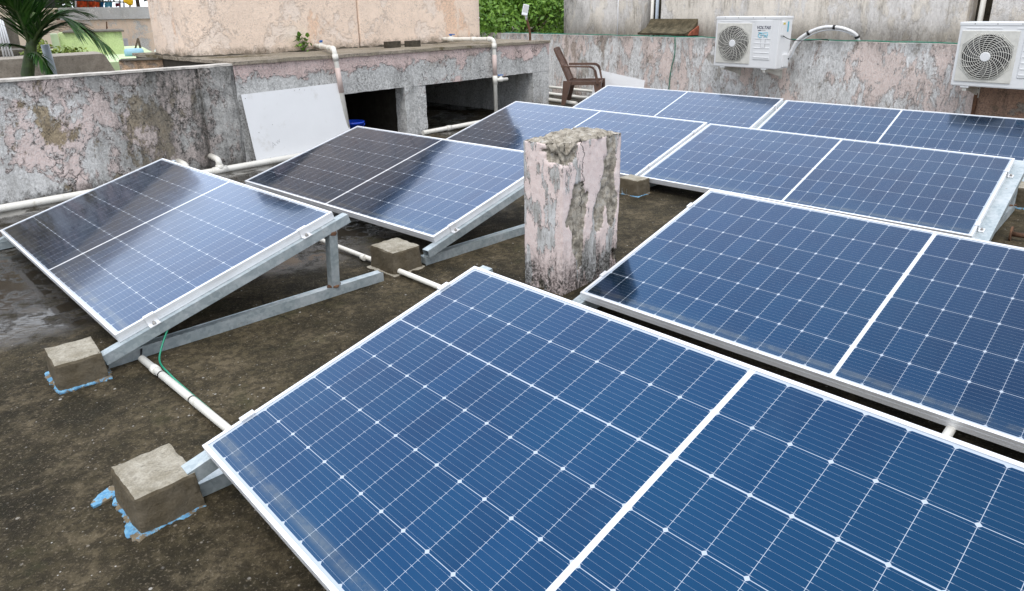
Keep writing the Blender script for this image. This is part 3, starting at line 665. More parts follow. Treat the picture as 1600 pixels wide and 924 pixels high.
# ------------------------------------------------------------------ solar panels
def build_panel(matrix):
    root = empty('solar_panel', matrix=matrix)
    FH, LIP, WL = .035, .0115, .0022
    b = B()
    for (u0, u1, v0, v1) in ((0, PL, 0, LIP), (0, PL, PW-LIP, PW), (0, LIP, LIP, PW-LIP), (PL-LIP, PL, LIP, PW-LIP)):      # top lips
        box(b, ((u0+u1)/2, (v0+v1)/2, -.0012), (u1-u0, v1-v0, .0024))
    e = .0003
    for (u0, u1, v0, v1) in ((0, PL, 0, WL), (0, PL, PW-WL, PW), (0, WL, WL+e, PW-WL-e), (PL-WL, PL, WL+e, PW-WL-e)):          # side walls, two bands
        for za, zb_ in ((-.0026, -.0125), (-.0155, -.0265), (-.0280, -FH)): box(b, ((u0+u1)/2, (v0+v1)/2, (za+zb_)/2), (u1-u0, v1-v0, za-zb_))
    g_ = .0016
    for (u0, u1, v0, v1) in ((g_, PL-g_, g_, WL+.0012), (g_, PL-g_, PW-WL-.0012, PW-g_), (g_, WL+.0012, WL+.002, PW-WL-.002), (PL-WL-.0012, PL-g_, WL+.002, PW-WL-.002)):      # groove backs
        for za, zb_ in ((-.0126, -.0154), (-.0266, -.0279)): box(b, ((u0+u1)/2, (v0+v1)/2, (za+zb_)/2), (u1-u0, v1-v0, za-zb_))
    for (u0, u1, v0, v1) in ((WL+e, PL-WL-e, WL+e, .03), (WL+e, PL-WL-e, PW-.03, PW-WL-e)):                       # bottom flanges
        box(b, ((u0+u1)/2, (v0+v1)/2, -FH+.001), (u1-u0, v1-v0, .002))
    obj('frame', b, M['alu'], root, world=False)
    b = B(); box(b, (PL/2, PW/2, -.0047), (PL-2*WL-.001, PW-2*WL-.001, .0040))
    lam = obj('glass_laminate', b, M['cells'], root, world=False)
    b = B(); box(b, (PL/2, PW/2, -.0085), (PL-2*WL-.002, PW-2*WL-.002, .003)); obj('backsheet', b, M['backsheet'], root, world=False)
    b = B()
    box(b, (PL/2, PW/2, -.021), (.12, .06, .021), bevel=.004)
    obj('junction_box', b, M['black'], root, world=False)
    return root
def pmat(k):
    o, u, v, su, sv = PAN[k]; u = Vector(u).normalized(); v = Vector(v); v = (v-u*v.dot(u)).normalized(); w = u.cross(v)
    m = Matrix((u*su, v*sv, w)).transposed().to_4x4(); m.translation = Vector(o); return m
PLAB = {'A': 'solar panel filling the lower right foreground, nearest to the viewer',
        'B': 'large solar panel right of the broken pillar, its near end mirroring that pillar',
        'C': 'middle right solar panel with its clamped end rail in view, third from nearest',
        'D': 'solar panel directly behind the broken pillar, below the second platform opening',
        'E': 'solar panel in the rear row beside the brown plastic chair',
        'F': 'solar panel in the rear row running below the right air conditioner',
        'G': 'leftmost solar panel raised on a galvanised frame, half reflecting dark',
        'H': 'solar panel in front of the white leaning board, left of the pillar'}
proto = None
for k in 'ABCDEFGH':
    if proto is None: proto = r_ = build_panel(pmat(k))
    else: r_ = copy_tree(proto); r_.matrix_basis = pmat(k)
    tag(r_, PLAB[k], 'solar panel', 'tilted solar panels on the roof')
    for ch in r_.children:
        if ch.name.startswith('glass_laminate'): ch['midgap'] = 1.0 if k == 'A' else 0.0

# mounting frames: sloped rail, base rail, post, end clamps
def mount(k, u, w, label, base=None, low=.075, high=.055, clamps=(), hw=.042, rise=.0, tag_it=True):
    m = pmat(k); O = m.translation; U = m.col[0].to_3d(); V = m.col[1].to_3d(); Nn = m.col[2].to_3d()
    P_ = lambda uu, vv, nn: O+U*uu+V*vv+Nn*nn
    Vn = V.normalized(); vl = V.length
    c0 = P_(u, -low/vl, -.0365-hw/2); c1 = P_(u, PW+high/vl, -.0365-hw/2)
    root = empty('mounting_frame', (c0.x, c0.y, floor_z(c0))); tag(root, label, 'mounting frame', 'galvanised frames under the solar panels')
    b = B()                                     # open-ended square tube, 2 mm wall
    x, y = U.normalized(), Nn
    for (du, dn_, ww, hh) in ((0, hw/2-.001, w, .002), (0, -hw/2+.001, w, .002), (w/2-.001, 0, .002, hw-.0045), (-w/2+.001, 0, .002, hw-.0045)):
        a_, e_ = c0+x*du+y*dn_, c1+x*du+y*dn_
        box(b, (a_+e_)/2, (ww, hh, (e_-a_).length), Matrix((x, y, x.cross(y))).transposed() if x.cross(y).dot(Vn) > 0 else Matrix((-x, y, -x.cross(y))).transposed())
    obj('sloped_rail', b, M['galv'], root)
    hor = Vector((Vn.x, Vn.y, 0)).normalized()
    if base: a_, e_ = Vector((*base[0], 0)), Vector((*base[1], 0))
    else: a_ = c0-hor*.10; e_ = c1+hor*.14
    a_.z = floor_z(a_)+.024+rise; e_.z = floor_z(e_)+.024+rise
    b = B(); bar(b, a_, e_, .042, .042, bevel=.003); obj('base_rail', b, M['galv'], root)
    pt = P_(u, PW-.045, -.0365-hw); f = ((Vector((pt.x, pt.y, 0))-Vector((a_.x, a_.y, 0))).dot((e_-a_).normalized()))/(e_-a_).length
    ft = a_+(e_-a_)*max(.05, min(.95, f)); ft.z += .0215
    b = B(); bar(b, ft, pt+Vector((0, 0, .004)), .042, .042, up=hor, bevel=.003); obj('post', b, M['galv'], root)
    b = B(); box(b, ft+Vector((0, 0, .004)), (.054, .054, .010), bevel=.004); obj('weld_bead', b, M['rust'], root); b = B(); box(b, pt+Vector((0, 0, -.006)), (.052, .052, .016), bevel=.004); obj('weld_bead', b, M['rust'], root)
    for vv, sgn in clamps:
        b = B(); ed = PL if sgn > 0 else 0
        R3 = Matrix((U.normalized(), Vn, Nn)).transposed()
        box(b, P_(ed-sgn*.004, vv, .0030), (.020, .042, .003), R3); box(b, P_(ed+sgn*.0048, vv, -.0165), (.003, .042, .036), R3)
        box(b, P_(ed+sgn*.019, vv, -.0335), (.026, .042, .003), R3)
        cl = obj('end_clamp', b, M['alu'], root)
        b = B(); lathe(b, [(.0075, 0), (.0075, .007), (.004, .007), (.004, .013)], P_(ed+sgn*.019, vv, -.032), R3, 6); obj('bolt', b, M['bolt'], cl)
    return root
mount('G', PL+.004, .046, 'galvanised frame under the right end of the leftmost panel, standing between two concrete blocks', ((-1.56, 2.40), (-.665, 3.253)), clamps=((.14, 1), (.88, 1)))
mount('G', .03, .042, 'galvanised frame under the wall end of the leftmost panel')
mount('H', PL+.004, .046, 'galvanised frame under the right end of the panel beside the pillar', ((-.476, 3.465), (.36, 4.26)), clamps=((.14, 1), (.88, 1)))
mount('H', .03, .042, 'galvanised frame under the board end of the panel in front of the white board')
mount('A', -.004, .05, 'galvanised frame under the nearest panel behind the foremost concrete block', ((-.93, 1.60), (-.05, 2.45)), low=.066, clamps=((.14, -1), (.90, -1)))
mount('A', PL-.03, .042, 'galvanised frame under the far right end of the nearest panel')
mount('B', -.004, .05, 'galvanised frame beside the foot of the broken pillar', clamps=((.16, -1), (.86, -1)))
mount('B', PL-.03, .042, 'galvanised frame under the right end of the pillar panel')
mount('D', PL+.022, .05, 'galvanised frame in the joint between the two middle row panels', clamps=((.2, 1), (.85, 1)))
mount('D', .03, .042, 'galvanised frame under the platform end of the panel behind the pillar')
mount('C', PL+.030, .085, 'wide galvanised frame at the open right end of the middle row', ((2.46, 3.52), (3.16, 4.27)), low=.05, high=.06, clamps=((.14, 1), (.86, 1)))
mount('E', PL+.022, .05, 'galvanised frame in the joint between the two rear row panels', clamps=((.2, 1), (.85, 1)))
mount('E', .03, .042, 'galvanised frame under the chair end of the rear row')
mount('F', PL+.030, .085, 'galvanised frame at the right end of the rear row', clamps=((.14, 1), (.86, 1)))

# ------------------------------------------------------------------ concrete blocks with waterproofing at their feet
rng = random.Random(4)
def concrete_block(c, rz, s, label, skirt=1, tilt=0, patches=True):
    root = empty('concrete_block', c, rz); tag(root, label, 'concrete block', 'concrete ballast blocks on the roof floor')
    b = B()
    def ex(p, fx, fy, fz):
        q = Vector(p); k = .05*(1-fz); q.x *= 1+k; q.y *= 1+k
        corner = (abs(fx-.5) > .49)+(abs(fy-.5) > .49)+(fz > .99)
        if corner >= 2: q -= Vector((q.x, q.y, q.z-s[2]/2))*.035*(1+1.2*noise.noise(q*25+Vector(c)))
        return q
    roughbox(b, (-s[0]/2, -s[1]/2, -.02), Vector((1, 0, 0)), Vector((0, 1, 0)), UP, (s[0], s[1], s[2]+.02), .011, .0034, 22, ex)
    obj('block', b, M['block'], root, world=False, smooth=False)
    if skirt:
        b = B(); n = 90; inner = []; outer = []; top = []
        for i in range(n):
            a = 2*math.pi*i/n; dx, dy = math.cos(a), math.sin(a); hx, hy = s[0]*.525, s[1]*.525
            k = min(hx/abs(dx) if abs(dx) > 1e-6 else 9, hy/abs(dy) if abs(dy) > 1e-6 else 9)
            e = .004+.013*max(0, noise.noise(Vector((dx*2.3+c[0]*9, dy*2.3, c[1]*7)))*2+.35)*skirt+rng.uniform(-.004, .006)
            p0 = Vector((dx, dy, 0))*(k-.004); p1 = Vector((dx, dy, 0))*(k+e)
            inner.append(b.verts.new(p0+UP*(.006+.003*rng.random()))); outer.append(b.verts.new(p1+UP*(.002+.002*rng.random()))); top.append(b.verts.new(p1*1.004-UP*.02))
        for i in range(n):
            j = (i+1) % n
            b.faces.new((inner[i], outer[i], outer[j], inner[j])); b.faces.new((outer[i], top[i], top[j], outer[j]))
        obj('waterproofing_skirt', b, M['bluepaint'] if patches else M['block'], root, world=False)
    return root
def scrap(c, rz, sx, sy, label):
    b = B(); n = 22; pts = []
    for i in range(n):
        a = 2*math.pi*i/n; r_ = 1+.35*noise.noise(Vector((math.cos(a)*2+c[0]*5, math.sin(a)*2, c[1]*5)))
        x, y = math.cos(a)*sx*r_, math.sin(a)*sy*r_; pts.append((x*math.cos(rz)-y*math.sin(rz), x*math.sin(rz)+y*math.cos(rz)))
    prism(b, pts, Vector((1, 0, 0)), Vector((0, 1, 0)), UP, c, -.012, .0025)
    tag(obj('paint_scrap', b, M['bluepaint']), label, 'paint scrap')
concrete_block((-.985, 1.605, .05), R(45), (.158, .195, .112), 'foremost concrete block on blue flakes by the nearest panel corner', 1.3)
scrap((-1.152, 1.640, .052), R(70), .045, .024, 'loose blue and tan flake left of the foremost concrete block')
concrete_block((-1.632, 2.332, .05), R(41), (.155, .185, .105), 'concrete block at the low corner of the leftmost panel, ringed with blue', .9)
concrete_block((-.615, 3.435, .05), R(46), (.175, .20, .122), 'concrete block between the leftmost panel and the pillar, ringed with mortar', 1.3, patches=False)
concrete_block((.862, 4.86, .05), R(45), (.15, .17, .115), 'concrete block half hidden behind the right side of the pillar', .5)
concrete_block((3.32, 4.40, .05), R(40), (.22, .26, .13), 'pale concrete block at the right edge behind the open frame end', 1.4)

# ------------------------------------------------------------------ pipes on the floor
def pv(name, pts, r, m, label, cat, group=None, smooth_curve=False, parent=None, bands=(), ties=()):
    b = B(); pts = [Vector(p) for p in pts]; tube(b, curve(pts, 8) if smooth_curve else pts, r, 14)
    o = obj(name, b, M[m], parent)
    if not parent: tag(o, label, cat, group)
    L_ = (pts[-1]-pts[0])
    for f, ln in bands:
        b = B(); c = pts[0]+L_*f; d = L_.normalized(); tube(b, [c-d*ln/2, c+d*ln/2], r*1.22, 14); obj('coupling', b, M[m], o)
    for f in ties:
        b = B(); c = pts[0]+L_*f; d = L_.normalized(); tube(b, [c-d*.003, c+d*.003], r*1.08, 14); obj('cable_tie', b, M['black'], o)
    return o
pv('conduit_pipe', [(-1.435, 2.415, .074), (-.80, 1.815, .074), (-.35, 1.39, .074)], .0135, 'pvc', 'white conduit pipe running from the leftmost panel under the nearest panel', 'pipe', None, bands=((.085, .035),), ties=((.125), (.30), ))
pv('conduit_pipe', [(-1.55, 4.27, .072), (-.765, 3.505, .072), (-.08, 2.81, .072)], .013, 'pvc', 'white conduit pipe passing the mortared block under the leftmost panel', 'pipe', None, bands=((.505, .03),))
pv('conduit_pipe', [(.86, 1.36, .10), (1.10, 1.60, .10), (1.5, 2.02, .10)], .014, 'pvc', 'white conduit stub in the dark slot between the two right panels', 'pipe')
pv('green_cable', [(-1.36, 2.52, .17), (-1.375, 2.46, .10), (-1.36, 2.40, .066), (-1.26, 2.275, .078), (-1.15, 2.165, .076), (-1.02, 2.05, .062), (-.90, 1.93, .062), (-.80, 1.84, .065)], .0035, 'green_cable', 'thin green earth cable clipped along the white conduit', 'cable', smooth_curve=True)
pv('black_lead', [(-1.50, 2.56, .16), (-1.475, 2.50, .10), (-1.455, 2.455, .085), (-1.44, 2.42, .080)], .004, 'black', 'short black cable entering the white conduit beside the green one', 'cable', smooth_curve=True)
# drain pipe along the wall foot with elbows
dp = pv('drain_pipe', [wp(-5.2, -.16, .02), wp(-3.9, -.165, .024), wp(-2.3, -.17, .025), wp(-1.0, -.175, .03)], .030, 'pvc', 'long white drain pipe along the foot of the left parapet wall', 'pipe')
for s_ in (-2.30, -2.58):
    b = B(); tube(b, elbow([wp(s_, -.168, .02), wp(s_, -.168, .118), wp(s_, -.01, .130)], .06), .026, 14); obj('elbow', b, M['pvc'], dp)
    b = B(); tube(b, [wp(s_-.06, -.168, .025), wp(s_+.06, -.168, .025)], .036, 14); tube(b, [wp(s_, -.168, .02), wp(s_, -.168, .075)], .033, 14); obj('tee', b, M['pvc'], dp)
dp2 = pv('drain_pipe', [wp(.02, -.10, .03), wp(1.9, -.10, .05)], .026, 'pvc', 'white drain pipe at the foot of the platform pier', 'pipe', bands=((.2, .06),))
# tank outlet pipes with blue valves
def outlet(s_v, n_v, s_e, foot, zt_, label, tap=None):
    root = empty('outlet_pipe', wp(s_e, -.06, 0)); tag(root, label, 'pipe')
    b = B(); tube(b, elbow([wp(s_v, n_v+.02, zt_), wp(s_v, n_v-.10, zt_), wp(s_e, -.065, zt_+.01), foot], .055), .0235, 14); obj('pipe', b, M['pvc'], root)
    b = B(); c0_ = wp(s_v, n_v-.10, zt_); d_ = (wp(s_e, -.065, zt_+.01)-c0_).normalized(); c0_ = c0_+d_*.035
    tube(b, [c0_-d_*.05, c0_-d_*.03, c0_-d_*.02, c0_+d_*.02, c0_+d_*.03, c0_+d_*.05], [.030, .030, .034, .034, .030, .030], 14); tube(b, [c0_, c0_+UP*.05], .014, 10)
    va = obj('valve', b, M['pvc'], root)
    b = B(); box(b, c0_+UP*.056+d_*.02, (.085, .022, .012), Matrix(frame_axes(d_)[::-1]).transposed() if False else Matrix((d_, UP.cross(d_), UP)).transposed(), .003); box(b, c0_+UP*.047, (.03, .03, .016), None, .003); obj('handle', b, M['blue'], va)
    k = elbow([wp(s_e, -.065, zt_+.01), foot], .01); d2_ = (foot-wp(s_e, -.065, zt_)).normalized(); e_ = wp(s_e, -.065, zt_+.01)
    b = B(); tube(b, [e_+d2_*.05, e_+d2_*.11], .029, 14); obj('coupling', b, M['pvc'], root)
    b = B(); dd = (c0_-e_).normalized(); tube(b, [e_+dd*.05, e_+dd*.10], .029, 14); tube(b, [e_+dd*.30, e_+dd*.36], .028, 14); obj('coupling', b, M['pvc'], root)
    b = B(); tube(b, [e_+d2_*.18, e_+d2_*.42], .0262, 14); obj('painted_sleeve', b, plain('pink_overspray', (.60, .48, .44), .6, 0, .1), root)
    if tap:
        b = B(); c1 = e_+d2_*tap; t2 = (WT-WN*.3).normalized()
        tube(b, [c1, c1+t2*.05, c1+t2*.055, c1+t2*.10, c1+t2*.105, c1+t2*.17], [.022, .022, .028, .028, .019, .019], 12); tube(b, [c1-d2_*.05, c1+d2_*.05], .030, 14); tube(b, [c1+t2*.08, c1+t2*.08+UP*.045], .012, 10)
        ta = obj('tap', b, M['pvc'], root)
        b = B(); box(b, c1+t2*.075+UP*.052, (.07, .02, .012), Matrix((t2, UP.cross(t2), UP)).transposed(), .003); obj('handle', b, M['blue'], ta)
outlet(-.62, .86, -.985, wp(-.90, -.075, .03), .965, 'white outlet pipe with blue valve slanting down beside the white board')
outlet(1.14, .78, 1.19, wp(1.185, -.075, .03), .965, 'white outlet pipe with a tap hanging before the second platform opening', .47)

# ------------------------------------------------------------------ boards, bucket, bricks, plant, flood light
def board(c, label, m='white', marks=None, name='white_board', th=.006):
    """four world corners (front face), given thickness behind"""
    c = [Vector(x) for x in c]; nrm = (c[1]-c[0]).cross(c[3]-c[0]).normalized()
    if nrm.dot(Vector((0, 0, HC))-c[0]) < 0: nrm = -nrm
    b = B(); f = [b.verts.new(x) for x in c]; k = [b.verts.new(x-nrm*th) for x in c]
    b.faces.new(f); b.faces.new(k[::-1])
    for i in range(4): b.faces.new((f[i], f[(i+1) % 4], k[(i+1) % 4], k[i]))
    o = obj(name, b, M[m]); tag(o, label, 'board')
    if marks:
        b = B(); e1 = (c[1]-c[0]); e2 = (c[3]-c[0])
        for x, y, r_ in marks: lathe(b, [(r_, 0), (r_, .0012)], c[0]+e1*x+e2*y, Matrix(frame_axes(nrm)).transposed(), 8)
        obj('nail_hole', b, M['bolt'], o)
    return o, c, nrm
wb, wc, wnrm = board((wp(-1.965, -.05, .633), wp(-.925, -.05, .652), wp(-.90, -.115, .02), wp(-1.93, -.115, .0)), 'white board leaning against the wall below the left peach tank',
      marks=((.03, .06, .004), (.55, .03, .004), (.60, .045, .003), (.97, .03, .004), (.22, .47, .003), (.08, .55, .004), (.96, .42, .004), (.13, .93, .003), (.5, .035, .003)))
def text_mesh(txt, size, M4, depth, mat_, parent, name, shear=0, offset=0, space=1):
    cu = bpy.data.curves.new('txt', 'FONT'); cu.body = txt; cu.size = size; cu.extrude = depth; cu.shear = shear; cu.offset = offset; cu.space_character = space
    cu.align_x = 'CENTER'; cu.align_y = 'CENTER'; cu.resolution_u = 3
    to = bpy.data.objects.new('txt', cu); col.objects.link(to); dg = bpy.context.evaluated_depsgraph_get(); dg.update()
    me = bpy.data.meshes.new_from_object(to.evaluated_get(dg)); bpy.data.objects.remove(to)
    me.transform(M4); me.name = name; me.materials.clear(); me.materials.append(mat_)
    o = bpy.data.objects.new(name, me); col.objects.link(o); o.parent = parent; return o
e1 = (wc[1]-wc[0]).normalized(); e2 = wnrm.cross(e1)
mt = Matrix((e1*math.cos(.5)+e2*math.sin(.5), e2*math.cos(.5)-e1*math.sin(.5), wnrm)).transposed().to_4x4(); mt.translation = wc[0]+(wc[1]-wc[0])*.21+(wc[3]-wc[0])*.74+wnrm*.0008
text_mesh('Aw', .07, chain(wb).inverted() @ mt, .0003, M['greyprint'], wb, 'pencil_mark', .2, -.0016, 1.2)
board((bp_(2.36, .09, .43), bp_(1.42, .09, .325), bp_(1.40, .17, .02), bp_(2.36, .17, .02)), 'white offcut board leaning on the parapet behind the chair', name='white_board')

bk = empty('bucket', wp(-.70, .16, .0)); tag(bk, 'blue plastic bucket behind the slanting outlet pipe', 'bucket')
b = B(); lathe(b, [(.085, 0), (.115, .20), (.122, .20), (.122, .222), (.112, .222), (.080, .01)], wp(-.70, .16, .0), None, 24); obj('tub', b, M['bucket'], bk)
b = B(); tube(b, [wp(-.70, .16, .20)+Vector((.125*math.cos(a), .125*math.sin(a)*.3-.06*abs(math.sin(a)), -.06*math.sin(a))) for a in np.linspace(0, math.pi, 12)], .004, 8); obj('handle', b, M['bucket'], bk)
for s_, n_, rz, lab in ((.18, .56, R(40), 'dark mossy brick left of its neighbour before the tank joint'), (.40, .47, R(52), 'dark mossy brick nearer the platform edge under the right tank')):
    b = B(); roughbox(b, (-.085, -.045, 0), Vector((1, 0, 0)), Vector((0, 1, 0)), UP, (.17, .09, .07), .018, .005, 25)
    bmesh.ops.transform(b, matrix=Matrix.Translation(wp(s_, n_, .912)) @ Matrix.Rotation(rz, 4, 'Z'), verts=b.verts)
    tag(obj('brick', b, M['brick']), lab, 'brick', 'bricks on the platform')
def leaf(b, base, d, up, ln, wd, fold=.15):
    d = Vector(d).normalized(); x = d.cross(Vector(up)); x = x.normalized() if x.length > 1e-4 else Vector((1, 0, 0)); u_ = x.cross(d)
    p = [base, base+d*ln*.35+x*wd/2+u_*fold*wd, base+d*ln*.75+x*wd*.35+u_*fold*wd*.4, base+d*ln, base+d*ln*.75-x*wd*.35+u_*fold*wd*.4, base+d*ln*.35-x*wd/2+u_*fold*wd]
    v = [b.verts.new(q) for q in p]; b.faces.new((v[0], v[1], v[2], v[3])); b.faces.new((v[0], v[3], v[4], v[5]))
pl = empty('weed_plant', wp(-.80, .84, .92)); tag(pl, 'small green weed growing beside the left blue valve', 'plant')
b = B(); b2 = B(); c_ = wp(-.80, .80, .92)
for i in range(7):
    a = rng.uniform(0, 6.28); tip = c_+Vector((math.cos(a)*.05, math.sin(a)*.05, rng.uniform(.06, .17))); tube(b2, [c_, (c_+tip)/2+UP*.02, tip], .002, 5)
    for k in range(5): leaf(b, tip+Vector((rng.uniform(-.02, .02), rng.uniform(-.02, .02), -k*.018)), (rng.uniform(-1, 1), rng.uniform(-1, .3), rng.uniform(-.5, .4)), UP, rng.uniform(.04, .07), rng.uniform(.03, .05))
obj('leaves', b, M['leaf'], pl, recalc=False); obj('stem', b2, M['palmstem'], pl)

fl = empty('flood_light', wp(2.02, .12, .91)); tag(fl, 'small grey flood light on a rusty stick at the platform corner', 'flood light')
b = B(); tube(b, curve([wp(2.02, .12, .89), wp(2.02, .12, 1.02), wp(1.99, .13, 1.14), wp(1.97, .13, 1.20)], 5), [.016]*16, 8); obj('stick', b, M['rust'], fl)
RL = Matrix.Rotation(R(12), 3, 'Y') @ Matrix.Rotation(R(-20), 3, 'X')
b = B(); box(b, wp(1.95, .13, 1.29), (.075, .03, .14), RL, .008)
for k in range(6): box(b, wp(1.95, .13, 1.29)+RL @ Vector((0, .02, -.05+k*.02)), (.062, .012, .006), RL)
obj('lamp_head', b, M['lampgrey'], fl)
b = B(); box(b, wp(1.95, .13, 1.29)+RL @ Vector((0, -.0165, .012)), (.058, .003, .09), RL); obj('lamp_glass', b, M['greyprint'], fl)
b = B(); tube(b, [wp(1.97, .13, 1.17), wp(1.96, .13, 1.23)], .014, 10); obj('bracket', b, M['lampgrey'], fl)

# ------------------------------------------------------------------ rope along the parapet
b = B(); pts = []
for i in range(40):
    s_ = 4.6-i*.2; pts.append(bp_(s_, -.02+.006*math.sin(i*1.7), .918+.004*math.sin(i*2.3)))
tube(b, pts, .007, 6); tube(b, curve([bp_(1.0, .012, .915), bp_(.99, .014, .7), bp_(1.04, .014, .45), bp_(1.06, .015, .15)], 8), .006, 6)
tag(obj('green_rope', b, M['string']), 'thin green rope laid along the top of the streaked parapet', 'rope')

# ------------------------------------------------------------------ air conditioners
def build_ac(loc, rz):
    root = empty('air_conditioner', loc, rz); W_, H_, D_ = .825, .570, .27
    b = B(); box(b, (W_/2, D_/2, H_/2), (W_, D_, H_), None, .012); cas = obj('casing', b, M['ac'], root, world=False)
    b = B(); box(b, (W_/2, D_/2+.0, H_-.012), (W_+.008, D_+.008, .030), None, .006); obj('lid', b, M['ac'], root, world=False)
    b = B(); box(b, (.20, -.0015, H_-.05), (.29, .005, .008), None, .002); obj('ridge', b, M['ac'], root, world=False); b = B(); box(b, (.565, -.0015, H_-.05), (.22, .005, .008), None, .002); obj('ridge', b, M['ac'], root, world=False)
    cx, cz, r_ = .255, .272, .196
    RX = Matrix.Rotation(R(90), 3, 'X')
    b = B(); box(b, (cx, -.004, cz), (.455, .010, .455), None, .004)
    pl_ = obj('grille_plate', b, M['acgrille'], root, world=False)
    b = B(); lathe(b, [(r_+.004, .0), (r_+.004, .0025)], (cx, -.0092, cz), RX, 48); obj('fan_opening', b, M['acdark'], root, world=False)
    b = B()
    for k in range(3):                                                   # fan blades seen through the guard
        a = k*2.094+.4; q = [(.05, a), (r_*.93, a-.25), (r_*.93, a+.75), (.05, a+.9)]
        vv = [b.verts.new((cx+rr*math.cos(t_), -.0125, cz+rr*math.sin(t_))) for rr, t_ in q]; b.faces.new(vv)
        v2 = [b.verts.new(v.co+Vector((0, .0008, 0))) for v in vv]; b.faces.new(v2[::-1])
    obj('fan_blades', b, plain('dark_fan_plastic', (.055, .056, .06), .5), root, world=False)
    b = B()
    for k in range(9):
        rr = .056+k*(r_-.056)/8; n = 56
        tube(b, [(cx+rr*math.cos(2*math.pi*i/n), -.018-.010*(1-(rr/r_)**2), cz+rr*math.sin(2*math.pi*i/n)) for i in range(n+1)], .0025, 5, False)
    for k in range(18):
        a0 = 2*math.pi*k/18
        tube(b, [(cx+rr*math.cos(a0-(rr-.04)*3.6), -.020-.010*(1-(rr/r_)**2), cz+rr*math.sin(a0-(rr-.04)*3.6)) for rr in np.linspace(.04, r_+.006, 9)], .0024, 5, False)
    for sx in (-1, 1):                                                   # corner slats
        for sz_ in (-1, 1):
            for k in range(6):
                d_ = .300-k*.017; e_ = min(.205, d_-.0); f_ = d_-.205
                if e_ <= f_: continue
                tube(b, [(cx+sx*.205, -.011, cz+sz_*f_), (cx+sx*f_, -.011, cz+sz_*.205)], .0022, 4)
    obj('fan_guard', b, M['acgrille'], root, world=False)
    b = B(); lathe(b, [(.044, 0), (.044, .006), (.036, .011)], (cx, -.022, cz), RX, 28); obj('fan_hub', b, M['ac'], root, world=False)
    b = B(); box(b, (.630, -.002, .315), (.215, .008, .435), None, .006); obj('side_panel', b, M['ac'], root, world=False)
    for k in range(5): b = B(); box(b, (.630, -.0065, .125+k*.052), (.195, .006, .010), None, .003); obj('louvre', b, M['ac'], root, world=False)
    mt = Matrix.Translation((.632, -.0072, .452)) @ Matrix.Rotation(R(90), 4, 'X')
    text_mesh('VOLTAS', .0465, mt, .0006, M['navy'], root, 'brand_lettering', .22, .0009, 1.02)
    b = B(); box(b, (.585, -.0068, .421), (.040, .001, .0085)); obj('small_print', b, M['navy'], root, world=False)
    b = B(); box(b, (.635, -.0068, .421), (.050, .001, .006)); obj('small_print', b, M['greyprint'], root, world=False)
    b = B(); n = 26
    tube(b, [(.600+.026*math.cos(a), -.0068, .368+.024*math.sin(a)) for a in np.linspace(.7, 5.6, n)], .0045, 5)
    tube(b, [(.600, -.0068, .368), (.64, -.0068, .375), (.688, -.0068, .362), (.688, -.0068, .39)], .0045, 5); tube(b, [(.57, -.0068, .400), (.63, -.0068, .394), (.692, -.0068, .400)], .003, 5); tube(b, [(.645, -.0068, .345), (.66, -.0068, .36), (.69, -.0068, .345)], .004, 5)
    obj('teal_emblem', b, M['teal'], root, world=False)
    b = B(); box(b, (.640, -.0068, .285), (.060, .001, .105)); obj('sticker', b, M['greyprint'], root, world=False); b = B(); box(b, (.640, -.0078, .285), (.050, .001, .094)); obj('sticker', b, M['ac'], root, world=False)
    b = B(); box(b, (W_+.006, .07, .44), (.020, .06, .15), None, .005); tc_ = obj('terminal_cover', b, M['ac'], root, world=False)
    b = B(); box(b, (W_+.017, .07, .495), (.001, .045, .022)); obj('sticker', b, M['yellow_sticker'], root, world=False)
    b = B(); box(b, (W_+.0015, .18, .46), (.001, .03, .11)); obj('sticker', b, M['teal'], root, world=False)
    b = B(); box(b, (W_+.008, .17, .09), (.02, .12, .14), None, .004); obj('valve_plate', b, M['ac'], root, world=False)
    for xx in (.12, .30, .49, .64): b = B(); lathe(b, [(.005, 0), (.005, .0015)], (xx, -.0035, H_-.012), RX, 8); obj('screw', b, M['bolt'], root, world=False)
    for xx in (.12, .67):
        b = B(); box(b, (xx, .20, -.026), (.035, .37, .035), None, .003); box(b, (xx, .395, -.08), (.035, .018, .12), None, .003)
        prism(b, [(.10, -.0445), (.384, -.0445), (.384, -.115)], Vector((0, 1, 0)), UP, Vector((1, 0, 0)), (xx-.004, 0, 0), 0, .008)
        obj('wall_bracket', b, M['acgrille'], root, world=False)
    for xx in (.12, .67): b = B(); box(b, (xx, .03, -.006), (.07, .05, .016), None, .003); obj('foot', b, M['ac'], root, world=False)
    return root
acz = math.atan2(-BT.y, -BT.x)
ac1 = build_ac(bp_(.095, .42, .608), acz); tag(ac1, 'white air conditioner unit hung left, its whole front with lettering visible', 'air conditioner', 'outdoor air conditioner units')
ac2 = copy_tree(ac1); ac2.location = bp_(-2.535, .42, .556); tag(ac2, 'white air conditioner unit at the right edge, cut off by the picture frame', 'air conditioner')
b = B(); hp = curve([bp_(-.70, .20, .66), bp_(-.76, .18, .78), bp_(-.83, .15, .93), bp_(-1.02, .10, 1.045), bp_(-1.22, .05, 1.055), bp_(-1.37, -.02, .99), bp_(-1.41, -.06, .90)], 8)
hs = empty('refrigerant_hose', bp_(-.70, .20, .6)); tag(hs, 'white insulated hose arching from the left air conditioner over the parapet', 'hose')
tube(b, hp, .021, 10); obj('hose', b, plain('foil_white_hose', (.72, .72, .72), .4, .2, .1, 40, .3), hs)
b = B(); tube(b, [p+Vector((.01, -.01, -.03)) for p in hp], .007, 8); obj('cable', b, M['lampgrey'], hs)
